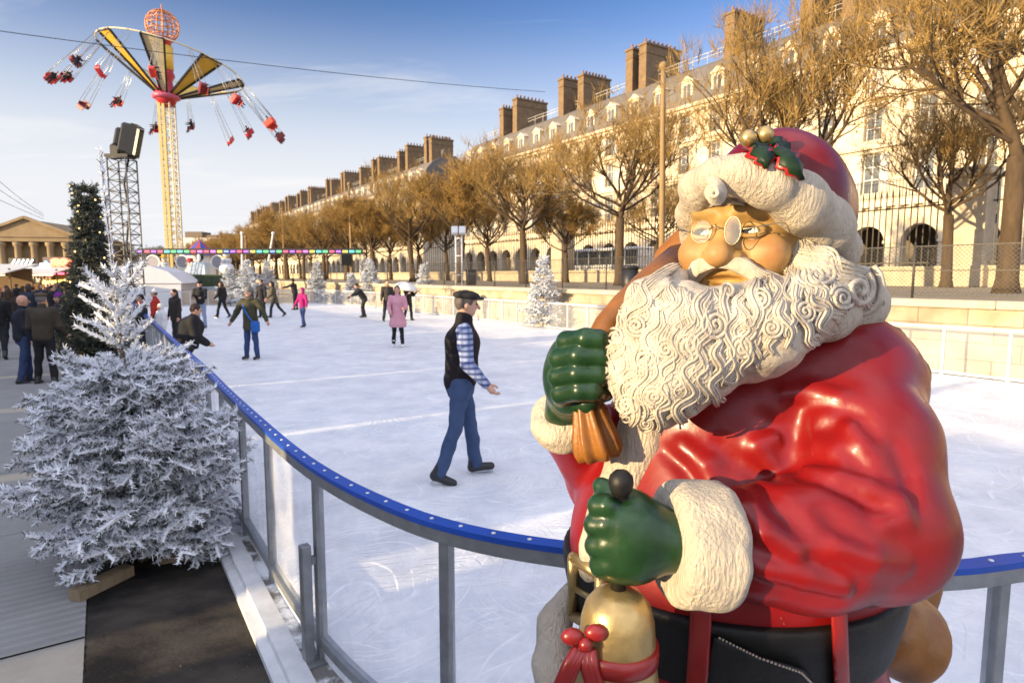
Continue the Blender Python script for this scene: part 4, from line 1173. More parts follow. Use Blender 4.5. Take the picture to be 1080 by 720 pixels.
    m = MB(); m.box((5.2, Ly / 2, 2.9), (.3, Ly - .4, 5.7)); m.box((2.7, Ly / 2, 5.85), (5.2, Ly - .3, .1)); m.build('arcade_back', FC['dark'], root)
    m = MB()
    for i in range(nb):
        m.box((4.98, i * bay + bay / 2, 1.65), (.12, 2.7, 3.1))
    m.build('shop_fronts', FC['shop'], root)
    # balconies: first floor continuous
    m = MB()
    m.bar((-.42, .2, 7.75), (-.42, Ly - .2, 7.75), .05); m.bar((-.42, .2, 6.45), (-.42, Ly - .2, 6.45), .05)
    for k in range(int(Ly / .24)): m.box((-.42, .2 + k * .24, 7.1), (.03, .03, 1.3))
    for i in range(nb):
        yc = i * bay + bay / 2
        for (zs, hh, ww) in floors[1:]:
            m.bar((-.16, yc - ww / 2, zs + .95), (-.16, yc + ww / 2, zs + .95), .05)
            for k in range(7): m.box((-.16, yc - ww / 2 + k * ww / 6, zs + .5), (.03, .03, .95))
    m.build('balcony_railing', FC['iron'], root)
    # windows: first one modelled per storey, then copied
    rr = random.Random(int(s0))
    for fi, (zs, hh, ww) in enumerate(floors):
        fr = MB()
        for a in (-1, 0, 1): fr.box((.28, a * (ww / 2 - .05), hh / 2), (.08, .09, hh - .02))
        for zz in (.05, hh * .36, hh * .68, hh - .05): fr.box((.285, 0, zz), (.07, ww - .12, .08))
        gl_ = MB(); gl_.box((.33, 0, hh / 2), (.03, ww - .04, hh - .04))
        sh = MB()
        for sg in (-1, 1):
            sh.box((-.075, sg * (ww * .77 + .0), hh / 2), (.05, ww * .5, hh - .1))
        shc = MB(); shc.box((.12, 0, hh / 2), (.05, ww - .1, hh - .06))
        for i in range(nb):
            if i == 0:
                f0 = fr.build('window', FC['shut'], root); f0.location = (0, bay / 2, zs)
                gl_.build('pane', FC['glass'], f0); w0 = f0
            else:
                f0 = copy_tree(w0, root); f0.location = (0, i * bay + bay / 2, zs)
            if rr.random() < .35 and near:
                if rr.random() < .75:
                    for sg in (-1, 1):
                        sh = MB(); sh.box((-.075, sg * (ww * .77), hh / 2), (.05, ww * .5, hh - .1)); sh.build('shutter', FC['shut'], f0)
                else: shc.build('shutter', FC['shut'], f0)
    # mansard roof with curved slope
    m = MB(); prof = [(-.25, ztop + .06), (.2, ztop + 1.4), (1.0, ztop + 3.0), (2.2, ztop + 4.3), (4.0, ztop + 5.2), (7.0, ztop + 5.7), (dep, ztop + .06)]
    n = len(prof); vs = [(x, 0, z) for x, z in prof] + [(x, Ly, z) for x, z in prof]
    m.add(vs, [(i, i + 1, n + i + 1, n + i) for i in range(n - 1)] + [tuple(range(n))[::-1], tuple(range(n, 2 * n))])
    rf = m.build('roof', FC['roof'], root)
    for i in range(nb):
        yc = i * bay + bay / 2
        if i == 0:
            m = MB(); m.box((.95, 0, ztop + 1.45), (1.7, 1.5, 2.2)); m.prism([(-.02, -.95, ztop + 2.55), (-.02, .95, ztop + 2.55), (-.02, 0, ztop + 3.15)], (2.3, 0, 0))
            d0 = m.build('dormer', FC['stone'], root); d0.location = (0, yc, 0)
            w = MB(); w.box((.09, 0, ztop + 1.45), (.05, .92, 1.6)); w.build('pane', FC['glass'], d0)
            w = MB(); w.box((.085, 0, ztop + 1.45), (.07, .06, 1.6)); w.build('frame', FC['shut'], d0)
        else:
            c = copy_tree(d0, root); c.location = (0, yc, 0)
    # roof rail and chimney walls
    m = MB(); 
    for z in (ztop + 6.2, ztop + 6.6): m.bar((4.6, 0, z), (4.6, Ly, z), .04)
    for k in range(int(Ly / 2)): m.box((4.6, k * 2 + 1, ztop + 6.0), (.04, .04, 1.3))
    m.build('roof_rail', FC['shut'], root)
    y = bay * .5; k = 0
    pat = (2.2, 9.0, 4.2, 11.4, 3.8, 8.2, 12.0)
    while y < Ly - 1:
        w_, hh = (5.6, 8.9) if k % 3 else (4.6, 8.3)
        m = MB(); m.box((2.6 + w_ / 2, y, ztop + hh / 2 + .4), (w_, 1.15, hh)); m.box((2.6 + w_ / 2, y, ztop + hh + .48), (w_ + .24, 1.4, .22)); m.box((2.6 + w_ / 2, y, ztop + hh - .5), (w_ + .14, 1.28, .14))
        ch = m.build('chimney', FC['chim'], root)
        m = MB()
        for q in range(8): m.lathe([(.13, 0), (.15, .1), (.11, .55), (.13, .6)], (3.0 + q * (w_ - .8) / 7, y, ztop + hh + .58), 8, True)
        m.build('chimney_pots', FC['pot'], ch)
        y += pat[k % 7]; k += 1
    return root
build_terrace()
build_block(2.0, 24, 'nearest pale arcaded stone building with dormers and shutters behind the bare trees')
build_block(108.8, 21, 'second arcaded stone building along the street beyond the shaded gap')
build_block(191.0, 25, 'farthest arcaded building of the row with chimneys stepping into the distance', near=False)
# ---------------------------------------------------------------- trees
def rnd_unit(r):
    a = r.uniform(0, 2 * math.pi); z = r.uniform(-1, 1); q = math.sqrt(1 - z * z); return np.array([q * math.cos(a), q * math.sin(a), z])
bark = M('bark', (.10, .062, .030), .9, var=.55, scale=7, bump=.9, bscale=22, stretch=(1, 1, .3))
twigm = M('twigs', (.33, .20, .052), .8, var=.45, scale=1.5)
leafm = M('withered_leaves', (.46, .25, .04), .75, var=.5, scale=2.2)
def bare_tree(name, seed, hgt, spread, trunk_h, trunk_r, dens=1.0, leaves=600):
    """one bare pollarded street tree, in local coordinates; returns trunk and crown meshes"""
    r = random.Random(seed)
    tr = MB(); tw = MB(); tw.m = 0
    lean = np.array([r.uniform(-.03, .03), r.uniform(-.03, .03), 0])
    top = np.array([0, 0, trunk_h]) + lean * trunk_h * 3
    pts = [np.array([0, 0, -.1]), np.array([0, 0, .35]), np.array([0, 0, trunk_h * .5]) + lean * trunk_h, top]
    tr.tube(pts, [trunk_r * 1.45, trunk_r * 1.05, trunk_r * .92, trunk_r * .9], 12)
    tips = []
    def limb(p, d, L_, rad, lev):
        n = 5 if lev < 2 else 4
        q = [p]; dd = d.copy(); rr = [rad]
        for i in range(n):
            up = np.array([0, 0, .11 if lev < 2 else .10])
            dd = dd + rnd_unit(r) * (.20 if lev < 2 else .26) + up; dd /= np.linalg.norm(dd)
            q.append(q[-1] + dd * L_ / n); rr.append(rad * (1 - .42 * (i + 1) / n))
        (tr if lev < 2 else tw).tube(q, rr, 8 if lev == 0 else (6 if lev == 1 else (5 if lev == 2 else 3)), cap=False)
        if lev >= 3:
            tips.append((q[-1], dd)); tips.append((q[-2], dd))
            return
        kids = {0: (6, 8), 1: (4, 6), 2: (3, 4)}[lev]
        for k in range(r.randint(*kids)):
            t = r.uniform(.35, 1.0) if k else 1.0
            i = min(int(t * n), n - 1); f = t * n - i; pp = q[i] * (1 - f) + q[i + 1] * f
            nd = dd * .75 + rnd_unit(r) * .75 + np.array([0, 0, .12]); nd /= np.linalg.norm(nd)
            c = pp - np.array([0, 0, trunk_h + (hgt - trunk_h) * .42])
            limb(pp, nd, L_ * r.uniform(.40, .62), rad * (1 - .42 * t) * r.uniform(.48, .68), lev + 1)
    # central leader and scaffold limbs
    CL = hgt - trunk_h
    limb(top, np.array([r.uniform(-.15, .15), r.uniform(-.15, .15), 1.0]), CL * .60, trunk_r * .62, 0)
    na = 10
    for k in range(na):
        a = 2 * math.pi * k / na + r.uniform(-.3, .3); el = r.uniform(.12, 1.05)
        d = np.array([math.cos(a) * math.cos(el), math.sin(a) * math.cos(el), math.sin(el)])
        limb(top - np.array([0, 0, r.uniform(-.6, .1) - CL * .25 * max(0, el - .5)]) , d, (spread * math.cos(el) + CL * .55 * math.sin(el)) * .70, trunk_r * r.uniform(.24, .36), 0)
    # fine shoots and a few withered leaves
    V = []; Fc = []; mi = []
    for (p, d) in tips:
        for k in range(int(r.randint(4, 6) * dens)):
            nd = d * .7 + rnd_unit(r) * .65 + np.array([0, 0, .38]); nd /= np.linalg.norm(nd); L_ = r.uniform(.3, .8)
            s = np.cross(nd, rnd_unit(r)); s /= np.linalg.norm(s) + 1e-9; w = r.uniform(.008, .014)
            o = len(V); p2 = p + nd * L_ * .55 + rnd_unit(r) * .06; e_ = p2 + (nd + np.array([0, 0, .2])) * L_ * .5
            s2 = np.cross(nd, s)
            V += [p - s * w, p + s * w, p + s2 * w, p2 - s * w * .7, p2 + s * w * .7, p2 + s2 * w * .7, e_]
            Fc += [(o, o + 1, o + 4, o + 3), (o + 1, o + 2, o + 5, o + 4), (o + 2, o, o + 3, o + 5), (o + 3, o + 4, o + 6), (o + 4, o + 5, o + 6), (o + 5, o + 3, o + 6)]
            mi += [0] * 6
            if leaves and r.random() < leaves:
                for q_ in range(r.randint(1, 2)):
                    c = p + (e_ - p) * r.random(); a_ = rnd_unit(r); b_ = np.cross(a_, rnd_unit(r)); b_ /= np.linalg.norm(b_) + 1e-9; sz = r.uniform(.035, .075)
                    o = len(V); V += [c - a_ * sz, c - b_ * sz * .55, c + a_ * sz, c + b_ * sz * .55]; Fc += [(o, o + 1, o + 2, o + 3)]; mi += [1]
    o = len(tw.v); tw.v += [tuple(x) for x in V]; tw.f += [tuple(i + o for i in f) for f in Fc]; tw.sm += [False] * len(Fc)
    mi_all = [0] * (len(tw.f) - len(Fc)) + mi
    return tr, tw, mi_all
TREE_PROTO = []
def make_bare_proto(seed, hgt, spread, trunk_h, trunk_r, leaves, dens):
    tr, tw, mi = bare_tree('bare_tree', seed, hgt, spread, trunk_h, trunk_r, dens, leaves)
    root = bpy.data.objects.new('bare_tree', None); COL.objects.link(root)
    tr.build('trunk', bark, root)
    to_obj('crown', tw.v, tw.f, None, root, smooth=tw.sm, mats=[twigm, leafm], mi=mi)
    return root
def build_avenue():
    protos = [make_bare_proto(21, 7.9, 4.2, 3.3, .24, .05, .55), make_bare_proto(5, 7.8, 4.0, 3.1, .25, .3, .8), make_bare_proto(34, 8.0, 4.2, 3.4, .235, .04, .5), make_bare_proto(57, 7.6, 3.9, 3.0, .25, .7, 1.0)]
    first = {0: True, 1: True, 2: True, 3: True}
    r = random.Random(9)
    def put(k, pos, rz, sc, label, group):
        o = protos[k] if first[k] else copy_tree(protos[k]); first[k] = False
        o.location = Vector([float(v) for v in pos]); o.rotation_euler = (0, 0, rz); o.scale = (sc, sc, sc * r.uniform(.97, 1.04))
        tag(o, label, 'tree', group); return o
    near = {
        7.45: ('big bare tree at the right edge, thick trunk leaning past the gate pier', 2, 1.14),
        14.8: ('bare branching tree rising right behind the statue hat', 0, 1.06),
        23.8: ('broad bare tree beside the tall wooden mast, dark forked trunk', 2, 1.0),
        32.4: ('bare tree with rounded orange twigs left of the slim gate pier', 0, .98),
        40.8: ('russet bare tree in front of the corner of the nearest stone building', 3, .97),
        49.2: ('bare tree with straight dark trunk before the shaded street gap', 0, 1.0)}
    G1 = 'front row of bare trees on the terrace'
    for s, (lb, k, sc) in near.items():
        put(k, ST(s, 22.0, TZ), r.uniform(0, 6.28), sc, lb, G1)
    s = 57.5
    while s < 205:
        put(r.randint(0, 3), ST(s + r.uniform(-.4, .4), 22.0 + r.uniform(-.3, .3), TZ), r.uniform(0, 6.28), r.uniform(.93, 1.05), 'bare orange brown tree in the merging far part of the front terrace row', G1)
        s += 8.3
    G2 = 'rear row of bare trees by the street railings'
    rear = [(12.5, 'slimmer bare tree behind the statue hat near the arches', 0, .90), (20.5, 'slender bare tree standing behind the big tree near the wooden mast', 0, .80), (29.5, 'small bare tree behind the slim gate pier, before the white bus', 2, .76), (39.0, 'small bare tree close to the iron railings under the second storey windows', 3, .78)]
    for s, lb, k, sc in rear: put(k, ST(s, 30.5, TZ), r.uniform(0, 6.28), sc, lb, G2)
    s = 50
    while s < 200:
        put(r.randint(0, 3), ST(s + r.uniform(-.5, .5), 30.5 + r.uniform(-.4, .4), TZ), r.uniform(0, 6.28), r.uniform(.88, 1.0), 'bare orange brown tree in the merging far part of the rear row', G2)
        s += 8.6
    # brown trees beyond the fair at the far end of the garden
    for px, dep, sc in ((158, 150, 1.0), (172, 152, .95), (186, 155, .9), (236, 160, .9), (128, 150, 1.0), (250, 150, 1.0), (222, 165, .8), (113, 140, .8)):
        c = PX(px, dep, 0); put(3 if r.random() < .6 else 1, (c[0], dep, -.1), r.uniform(0, 6.28), sc, 'brown bare tree in the far clump beyond the fairground', 'far brown trees beyond the fairground')
    return protos
build_avenue()

# ---- firs ----------------------------------------------------------------
flock = M('fir_flock', (.86, .88, .93), .9, var=.2, scale=9, bump=.4, bscale=120, bdist=.004)
fneedle = M('fir_needle', (.035, .055, .045), .7, var=.5, scale=8, col2=(.09, .085, .06))
fbark = M('fir_bark', (.12, .08, .05), .9, var=.4, bump=.4)
def fir(name, label, group, base, hgt, rad, seed, n_whorl, needles, twig_len, bare_top=.0, flocked=True, lights=0, parent_mats=None, wn=.004, density=1.0, nl=.03, shape=1.0, open_top=True, core=.20, spz=.25, prof=None):
    r = random.Random(seed); rn = np.random.default_rng(seed)
    root = thing(name, label, 'tree', base, 0, group)
    wood = MB(); wood.tube([(0, 0, -.05), (0, 0, hgt * .45), (0, 0, hgt * (.62 if bare_top else .8)), (0, 0, hgt * .97)], [hgt * .016, hgt * .008, hgt * .003, hgt * .002], 8)
    wood.build('trunk', fbark if not flocked else fbark, root)
    axes = []                                       # twig axes : start, end, radius, flock amount
    def twig(a, b, w): axes.append((a, b, w))
    zlo = hgt * .06
    lead = hgt * (1 - bare_top)
    for i in range(n_whorl):
        t = (i + .5) / n_whorl; z = zlo + (hgt - zlo) * t ** .88 + r.uniform(-.03, .03) * hgt / 2
        R_ = rad * (1 - t) ** shape * (.94 if t > .12 else .72 + t * 2) if prof is None else float(np.interp(z, prof[0], prof[1]))
        if bare_top and z > lead: continue
        sparse = open_top and z > lead - hgt * spz
        if sparse and i % 4 == 3 and bare_top: continue
        nb = max(4, int((11 - 5.5 * t) * density)) if not sparse else r.randint(6, 7)
        if sparse: R_ = max(R_, rad * .17) * 1.2
        for k in range(nb):
            a = 2 * math.pi * (k + r.uniform(-.3, .3)) / nb + i * 2.4
            L_ = R_ * r.uniform(.78, 1.12)
            el = (.95 if sparse else .62) * t + r.uniform(-.12, .12) - .22 * (1 - t)
            if not sparse: el += r.uniform(-.22, .22)
            if sparse: el = r.uniform(.40, .95); L_ *= .95
            d = np.array([math.cos(a) * math.cos(el), math.sin(a) * math.cos(el), math.sin(el)])
            p = np.array([0, 0, z + (r.uniform(-.05, .05) if not sparse else 0)]); pts = [p]; n = max(3, int(L_ / (.075 if hgt == 2.9 else .11)))
            dd = d.copy()
            for j in range(n):
                dd = dd + np.array([0, 0, .055 if not sparse else .05]) + rnd_unit(r) * .05; dd /= np.linalg.norm(dd); pts.append(pts[-1] + dd * L_ / n)
            for j in range(n):
                if sparse or j > n * .25 or rad < .7: twig(pts[j], pts[j + 1], 1.0)
            if sparse:
                for j in range(n // 2, n):
                    if r.random() < .12: 
                        s = np.cross(dd, [0, 0, 1.]) * r.choice((-1, 1)); s /= np.linalg.norm(s); nd = dd * .8 + s * .6; twig(pts[j], pts[j] + nd * twig_len * .6, .9)
                continue
            for j in range(max(1, int(n * .2)), n + 1):
                tt = j / n; base_l = twig_len * (1.25 - .6 * tt) * r.uniform(.7, 1.2)
                s = np.cross(dd, [0, 0, 1.]); s /= np.linalg.norm(s)
                for sg in (-1, 1):
                    nd = dd * .75 + s * sg * r.uniform(.25, .9) + np.array([0, 0, r.uniform(-.75, .45)]); nd /= np.linalg.norm(nd)
                    e_ = pts[j] + nd * base_l; twig(pts[j], e_, .9)
                    if base_l > twig_len * .8:
                        for s2 in (-1, 1):
                            n2 = nd * .8 + np.cross(nd, [0, 0, 1.]) * s2 * .6 + np.array([0, 0, r.uniform(-.5, .3)]); m_ = pts[j] + nd * base_l * r.uniform(.35, .6)
                            twig(m_, m_ + n2 * base_l * .55, .8)
    if bare_top: 
        zz = np.linspace(lead - hgt * .3, hgt, 14)
        for j in range(13): twig(np.array([0, 0, zz[j]]), np.array([0, 0, zz[j + 1]]), .95)
    A = np.array([x[0] for x in axes]); B = np.array([x[1] for x in axes]); Wt = np.array([x[2] for x in axes])
    T = B - A; Ln = np.linalg.norm(T, axis=1); T = T / Ln[:, None]
    cnt = np.maximum(4, (Ln * needles).astype(int)); idx = np.repeat(np.arange(len(A)), cnt); M_ = len(idx)
    u = rn.random(M_); P0 = A[idx] + (B - A)[idx] * u[:, None]
    q = rn.normal(size=(M_, 3)); tt = T[idx]; q -= tt * (q * tt).sum(1)[:, None]; q /= np.linalg.norm(q, axis=1)[:, None]
    dirn = q * .85 + tt * .62; dirn /= np.linalg.norm(dirn, axis=1)[:, None]
    ln = nl * rn.uniform(.65, 1.2, M_) * Wt[idx]
    side = np.cross(dirn, rn.normal(size=(M_, 3))); side /= np.linalg.norm(side, axis=1)[:, None]
    w = wn * rn.uniform(.7, 1.3, M_)
    V = np.stack([P0 - side * w[:, None], P0 + side * w[:, None], P0 + dirn * ln[:, None] + side * (w * .5)[:, None], P0 + dirn * ln[:, None] - side * (w * .5)[:, None]], 1).reshape(-1, 3)
    Q = np.arange(M_ * 4).reshape(-1, 4)
    # snow sits on what faces upward; the undersides stay green
    if flocked:
        pr = np.clip(.88 + .75 * q[:, 2], .08, .99); clump = .5 + .5 * np.sin(P0[:, 0] * 9 + 2 * np.sin(P0[:, 2] * 7)) * np.sin(P0[:, 1] * 8 + 1.3)
        mi = (rn.random(M_) > pr * (.80 + .25 * clump)).astype(np.int32)
    else: mi = np.ones(M_, np.int32)
    # twig cores
    tb = MB(); 
    cm = []
    for j in range(len(A)):
        s = np.cross(T[j], [0.3, .2, 1.]); s /= np.linalg.norm(s) + 1e-9; s2 = np.cross(T[j], s); rr = nl * core * Wt[j]
        o = len(tb.v); tb.v += [tuple(A[j] + (s * math.cos(a) + s2 * math.sin(a)) * rr) for a in (0, 2.09, 4.19)] + [tuple(B[j] + (s * math.cos(a) + s2 * math.sin(a)) * rr * .6) for a in (0, 2.09, 4.19)]
        tb.f += [(o, o + 1, o + 4, o + 3), (o + 1, o + 2, o + 5, o + 4), (o + 2, o, o + 3, o + 5), (o + 3, o + 4, o + 5)] ; cm += [0 if flocked else 1] * 4
    o = len(V)
    V2 = np.concatenate([V, np.array(tb.v)]); F2 = Q.tolist() + [tuple(i + o for i in f) for f in tb.f]; mi2 = mi.tolist() + cm
    fo = to_obj('foliage', V2, F2, None, root, smooth=False, mats=[flock, fneedle], mi=mi2)
    return root, axes
fb = G(152, 590, -.10)
ff, _ = fir('flocked_fir', 'large snow flocked fir with a bare upright leader, standing on the dark mat', 'snow flocked firs', fb, 2.90, .86, 4, 27, 420, .17, bare_top=.33, wn=.0032, nl=.040, shape=.60, density=1.6, core=.36, spz=.16, prof=((0, .12, .45, .75, 1.0, 1.2, 1.4, 1.6, 1.9), (.42, .56, .70, .68, .57, .44, .33, .25, .26)))
ff.rotation_euler = (0, -R(2.4), 0)
# beam stand under it
wd = M('weathered_timber', (.30, .22, .13), .8, var=.35, scale=3, stretch=(8, 8, 1), bump=.3, bscale=30, bdist=.004)
for (pa, pb, w, h, lb) in (((78, 628), (136, 600), .10, .07, 'short weathered timber plank sticking out under the large flocked fir'), ((170, 588), (228, 580), .09, .06, 'timber plank mostly hidden under the large flocked fir, near the kerb')):
    m = MB(); a_, b_ = G(*pa, -.06), G(*pb, -.06); m.bar(a_, b_, w, h); o = m.build('timber_plank', wd); tag(o, lb, 'plank', 'planks under the flocked fir')
# firs round the ice
def far_fir(px, py, top, wpx, z, label, seed):
    c = G(px, py, z) if py > HOR + 4 else None
    return c
FARF = [ # px, s-distance depth, height, radius, label
    (573, 24.0, 2.55, .95, 'white flocked fir beside the stone wall, nearest to the statue', 31),
    (448, 36.0, 2.5, .95, 'white flocked fir at the rail right of the pink coat skater', 32),
    (391, 42.0, 2.9, 1.2, 'broad white flocked fir behind the bending skater', 33),
    (371, 44.0, 2.0, .85, 'small white flocked fir left of the broad one at the far rail', 34),
    (335, 47.0, 2.9, 1.05, 'conical white flocked fir behind the magenta jacket skater', 35),
    (283, 52.0, 3.2, 1.05, 'tall narrow white flocked fir behind the walking olive coat skater', 36),
    (262, 40.0, 2.9, 1.2, 'thick white flocked fir behind the green parka skater', 37),
    (243, 41.0, 2.4, 1.1, 'dark bellied flocked fir next to the green hoarding', 38)]
for px, dep, h_, rd, lb, sd in FARF:
    c = PX(px, dep, .05); fir('flocked_fir', lb, 'snow flocked firs', (c[0], dep, .02), h_, rd, sd, 13, 60, .26, wn=.014, nl=.065, density=.75, shape=.9, open_top=False)
# dark green christmas tree with lights
c = PX(103, 13.5, 0)
rt, ax = fir('christmas_tree', 'tall dark green Christmas tree strung with warm lights behind the flocked fir', None, (c[0], 13.5, -.1), 3.85, .80, 50, 24, 60, .26, flocked=False, wn=.010, nl=.075, density=1.3, shape=1.05, open_top=False)
m = MB(); rr = random.Random(2)
for j in range(60):
    a, b, w = ax[rr.randrange(len(ax))]; m.ball(b, .016, 6, 4)
o = m.build('fairy_lights', EM('fairy_light', (1.0, .62, .2), 2.5), rt); o['kind'] = 'stuff'
# ---------------------------------------------------------------- people
CM = {}
def cloth(col, rough=.85, var=.25):
    k = (tuple(col), rough)
    if k not in CM: CM[k] = M('cloth', col, rough, var=var, scale=9, bump=.25, bscale=26, bdist=.012, spec=.25)
    return CM[k]
skinm = M('skin', (.56, .31, .21), .55, var=.12, scale=12)
bootm = M('boot_leather', (.022, .022, .024), .45, var=.3, scale=12)
whiteboot = M('white_boot', (.72, .71, .70), .45, var=.1)
blade_m = M('skate_blade', (.55, .56, .58), .3, metal=.9, var=.1)
eye_m = M('eye_dark', (.03, .022, .02), .2, var=.1)
def rx(v, a): c, s = math.cos(a), math.sin(a); return np.array([v[0], v[1] * c - v[2] * s, v[1] * s + v[2] * c])
def person(label, pos, face, h=1.72, legl=(0, 0, .05), legr=(0, 0, .05), arml=(.05, .15, .2), armr=(.05, .15, .2), lean=.0, headp=0.0, heady=0.0, twist=0.0,
           top=(.03, .03, .03), bottom=(.03, .035, .05), sleeve=None, hem=.0, flare=0.0, bulk=1.0, leg_bulk=1.0, hair=(.03, .02, .015), hairstyle='short', hat=None, hatcol=None, boots=None, skates=True,
           scarf=None, res=.02, group=None, skin=None, bag=None, tw=.0, sit=False, name='person'):
    """face = heading of the body (0 looks away from the camera, pi towards it); leg = (swing forward, knee bend, out); arm = (swing forward, out, elbow bend)"""
    s = h / 1.75
    root = thing(name, label, 'person', pos, face, group)
    sk = skin or skinm
    z0 = .09 if skates else .05
    hipz = .90
    def leg(sgn, a):
        sw, kn, out = a
        hp_ = np.array([sgn * .085, 0, 0]); th = np.array([math.sin(out) * sgn, math.sin(sw) * math.cos(out), -math.cos(sw) * math.cos(out)])
        k_ = hp_ + th * .42; sh = np.array([math.sin(out) * sgn, math.sin(sw - kn) * math.cos(out), -math.cos(sw - kn) * math.cos(out)])
        an = k_ + sh * .41; return hp_, k_, an, sh
    LL, RL = leg(-1, legl), leg(1, legr)
    low = min(LL[2][2], RL[2][2]); hip = np.array([0, 0, -low + z0 + .01]) if not sit else np.array([0, 0, 0])
    def tor(v): return hip + rx(np.array(v, float), -lean)
    def rz_(v, a): c, q = math.cos(a), math.sin(a); return np.array([v[0] * c - v[1] * q, v[0] * q + v[1] * c, v[2]])
    neck = tor((0, 0, .57)); chest = tor((0, 0, .38)); waist = tor((0, 0, .16))
    def arm(sgn, a):
        sw, out, eb = a
        sh = tor(rz_(np.array([sgn * .185, 0, .50]), twist))
        d = np.array([math.sin(out) * sgn, math.sin(sw) * math.cos(out), -math.cos(sw) * math.cos(out)]); e_ = sh + d * .29
        d2 = np.array([math.sin(out) * sgn * (1 - .6 * min(1, eb)), math.sin(sw + eb) * math.cos(out * .6), -math.cos(sw + eb) * math.cos(out * .6)]); d2 /= np.linalg.norm(d2)
        if tw: d2 = d2 + np.array([-sgn * tw, 0, 0]); d2 /= np.linalg.norm(d2)
        w_ = e_ + d2 * .25; return sh, e_, w_, d2
    LA, RA = arm(-1, arml), arm(1, armr)
    hc = neck + rx(np.array([0, .02, .155]), -lean * .4 - headp)
    fwd = rx(rz_(np.array([0, 1., 0]), heady), -lean * .4 - headp); hup = rx(np.array([0, 0, 1.]), -lean * .4 - headp); hs = np.cross(fwd, hup)
    S_ = lambda v: np.asarray(v, float) * s
    rotm = np.stack([hs, fwd, hup], 1)
    def cap(a, b, ra, rb): return lambda p, a=S_(a), b=S_(b), ra=ra * s, rb=rb * s: sd_cap(p, a, b, ra, rb)
    def ell(c, r, rot=None): return lambda p, c=S_(c), r=S_(r): sd_ell(p, c, r, rot)
    HP = lambda a, b, c: hc + hs * a + fwd * b + hup * c
    # body: one continuous figure
    parts = [ell(hc + hup * .012, (.076, .096, .108), rotm), ell(HP(0, .018, -.055), (.056, .07, .062), rotm), cap(neck, hc, .055, .052),
             cap(tor((0, 0, .02)), waist, .115, .11), cap(waist, chest, .11, .125), cap(tor((-.10, 0, .47)), tor((.10, 0, .47)), .08, .08)]
    for l in (LL, RL): parts += [cap(hip + l[0], hip + l[1], .075, .052), cap(hip + l[1], hip + l[2], .052, .035)]
    for a in (LA, RA): parts += [cap(a[0], a[1], .05, .038), cap(a[1], a[2], .038, .026), ]
    bodyf = union(parts, .02 * s)
    facef = lambda p: smin(smin(bodyf(p), cap(HP(0, .098, .012), HP(0, .118, -.022), .010, .016)(p), .012 * s), np.minimum(ell(HP(.078, -.005, -.005), (.012, .02, .03), rotm)(p), ell(HP(-.078, -.005, -.005), (.012, .02, .03), rotm)(p)), .006)
    def facec(p):
        d = facef(p)
        for sg in (-1, 1): d = smax(d, -ell(HP(sg * .032, .098, .014), (.016, .014, .010), rotm)(p), .008)
        return smax(d, -cap(HP(-.02, .092, -.056), HP(.02, .092, -.056), .005, .005)(p), .005)
    allpts = np.array([S_(q) for q in (hc, hc + hup * .12, neck, hip, hip + LL[1], hip + LL[2], hip + RL[1], hip + RL[2], LA[0], LA[1], LA[2], RA[0], RA[1], RA[2])])
    lo, hi = bounds(allpts, .17)
    hres = min(res, .016)
    V, Q = snet(facec, lo, hi, res)
    b = MB(); b.mesh(V, Q)
    if res > .012:      # give the head its own finer skin over the coarse one
        l2, h2 = bounds([S_(hc)], .16); V, Q = snet(facec, l2, h2, max(.009, res * .5)); b.mesh(V, Q)
    for sgn, a in ((-1, LA), (1, RA)):
        w_, d2 = a[2], a[3]; sd_ = np.cross(d2, [0, 1., 0.2]); sd_ /= np.linalg.norm(sd_); n_ = np.cross(sd_, d2)
        Vh, Qh = snet(lambda p: sd_cap(p, S_(w_), S_(w_ + d2 * .085), .027 * s, .033 * s), *bounds([S_(w_), S_(w_ + d2 * .09)], .06), .014); b.mesh(Vh, Qh)
        for i, (ln, o_) in enumerate(((.062, -.027), (.072, -.009), (.068, .009), (.052, .026))):
            p0 = w_ + d2 * .095 + sd_ * o_; p1 = p0 + d2 * ln * .5 + n_ * .008; p2 = p1 + d2 * ln * .35 + n_ * .03
            b.tube([S_(p0), S_(p1), S_(p2)], [.0105 * s, .0095 * s, .007 * s], 5)
        t0 = w_ + d2 * .03 + n_ * .02; b.tube([S_(t0), S_(t0 + d2 * .035 + n_ * .03), S_(t0 + d2 * .07 + n_ * .035)], [.013 * s, .011 * s, .008 * s], 5)
    b.build('body', sk, root)
    m = MB()
    for sg in (-1, 1): m.ball(S_(HP(sg * .032, .089, .014)), .0095 * s, 8, 6)
    m.build('eyes', eye_m, root)
    # jacket
    k = bulk
    tp = [cap(tor((0, 0, .04 - hem)), waist, (.155 + flare) * k, .15 * k), cap(waist, chest, .15 * k, .165 * k), cap(tor(rz_(np.array([-.12, 0, .465]), twist)), tor(rz_(np.array([.12, 0, .465]), twist)), .095 * k, .095 * k), cap(tor((0, 0, .5)), neck + (hc - neck) * .2, .085, .072)]
    sl = []
    for a in (LA, RA): sl += [cap(a[0], a[1], .075 * k, .062 * k), cap(a[1], a[2], .062 * k, .046 * k)]
    wr = lambda p: .012 * s * fbm(p, 13, 2, 8)
    hemz = S_(tor((0, 0, -.06 - hem)))[2]
    def jacket(p):
        d = union(tp + ([] if sleeve else sl), .035 * s)(p) + wr(p)
        q = p.copy(); 
        return smax(d, hemz - p[:, 2], .012)
    jp = [S_(q) for q in (tor((0, 0, -.1 - hem)), neck, LA[0], RA[0], hip)] + ([] if sleeve else [S_(q) for q in (LA[1], LA[2], RA[1], RA[2])])
    lo, hi = bounds(jp, .22)
    to_obj('coat' if hem > .12 else ('vest' if sleeve else 'jacket'), *snet(jacket, lo, hi, res), cloth(top) if not hasattr(top, 'name') else top, root)
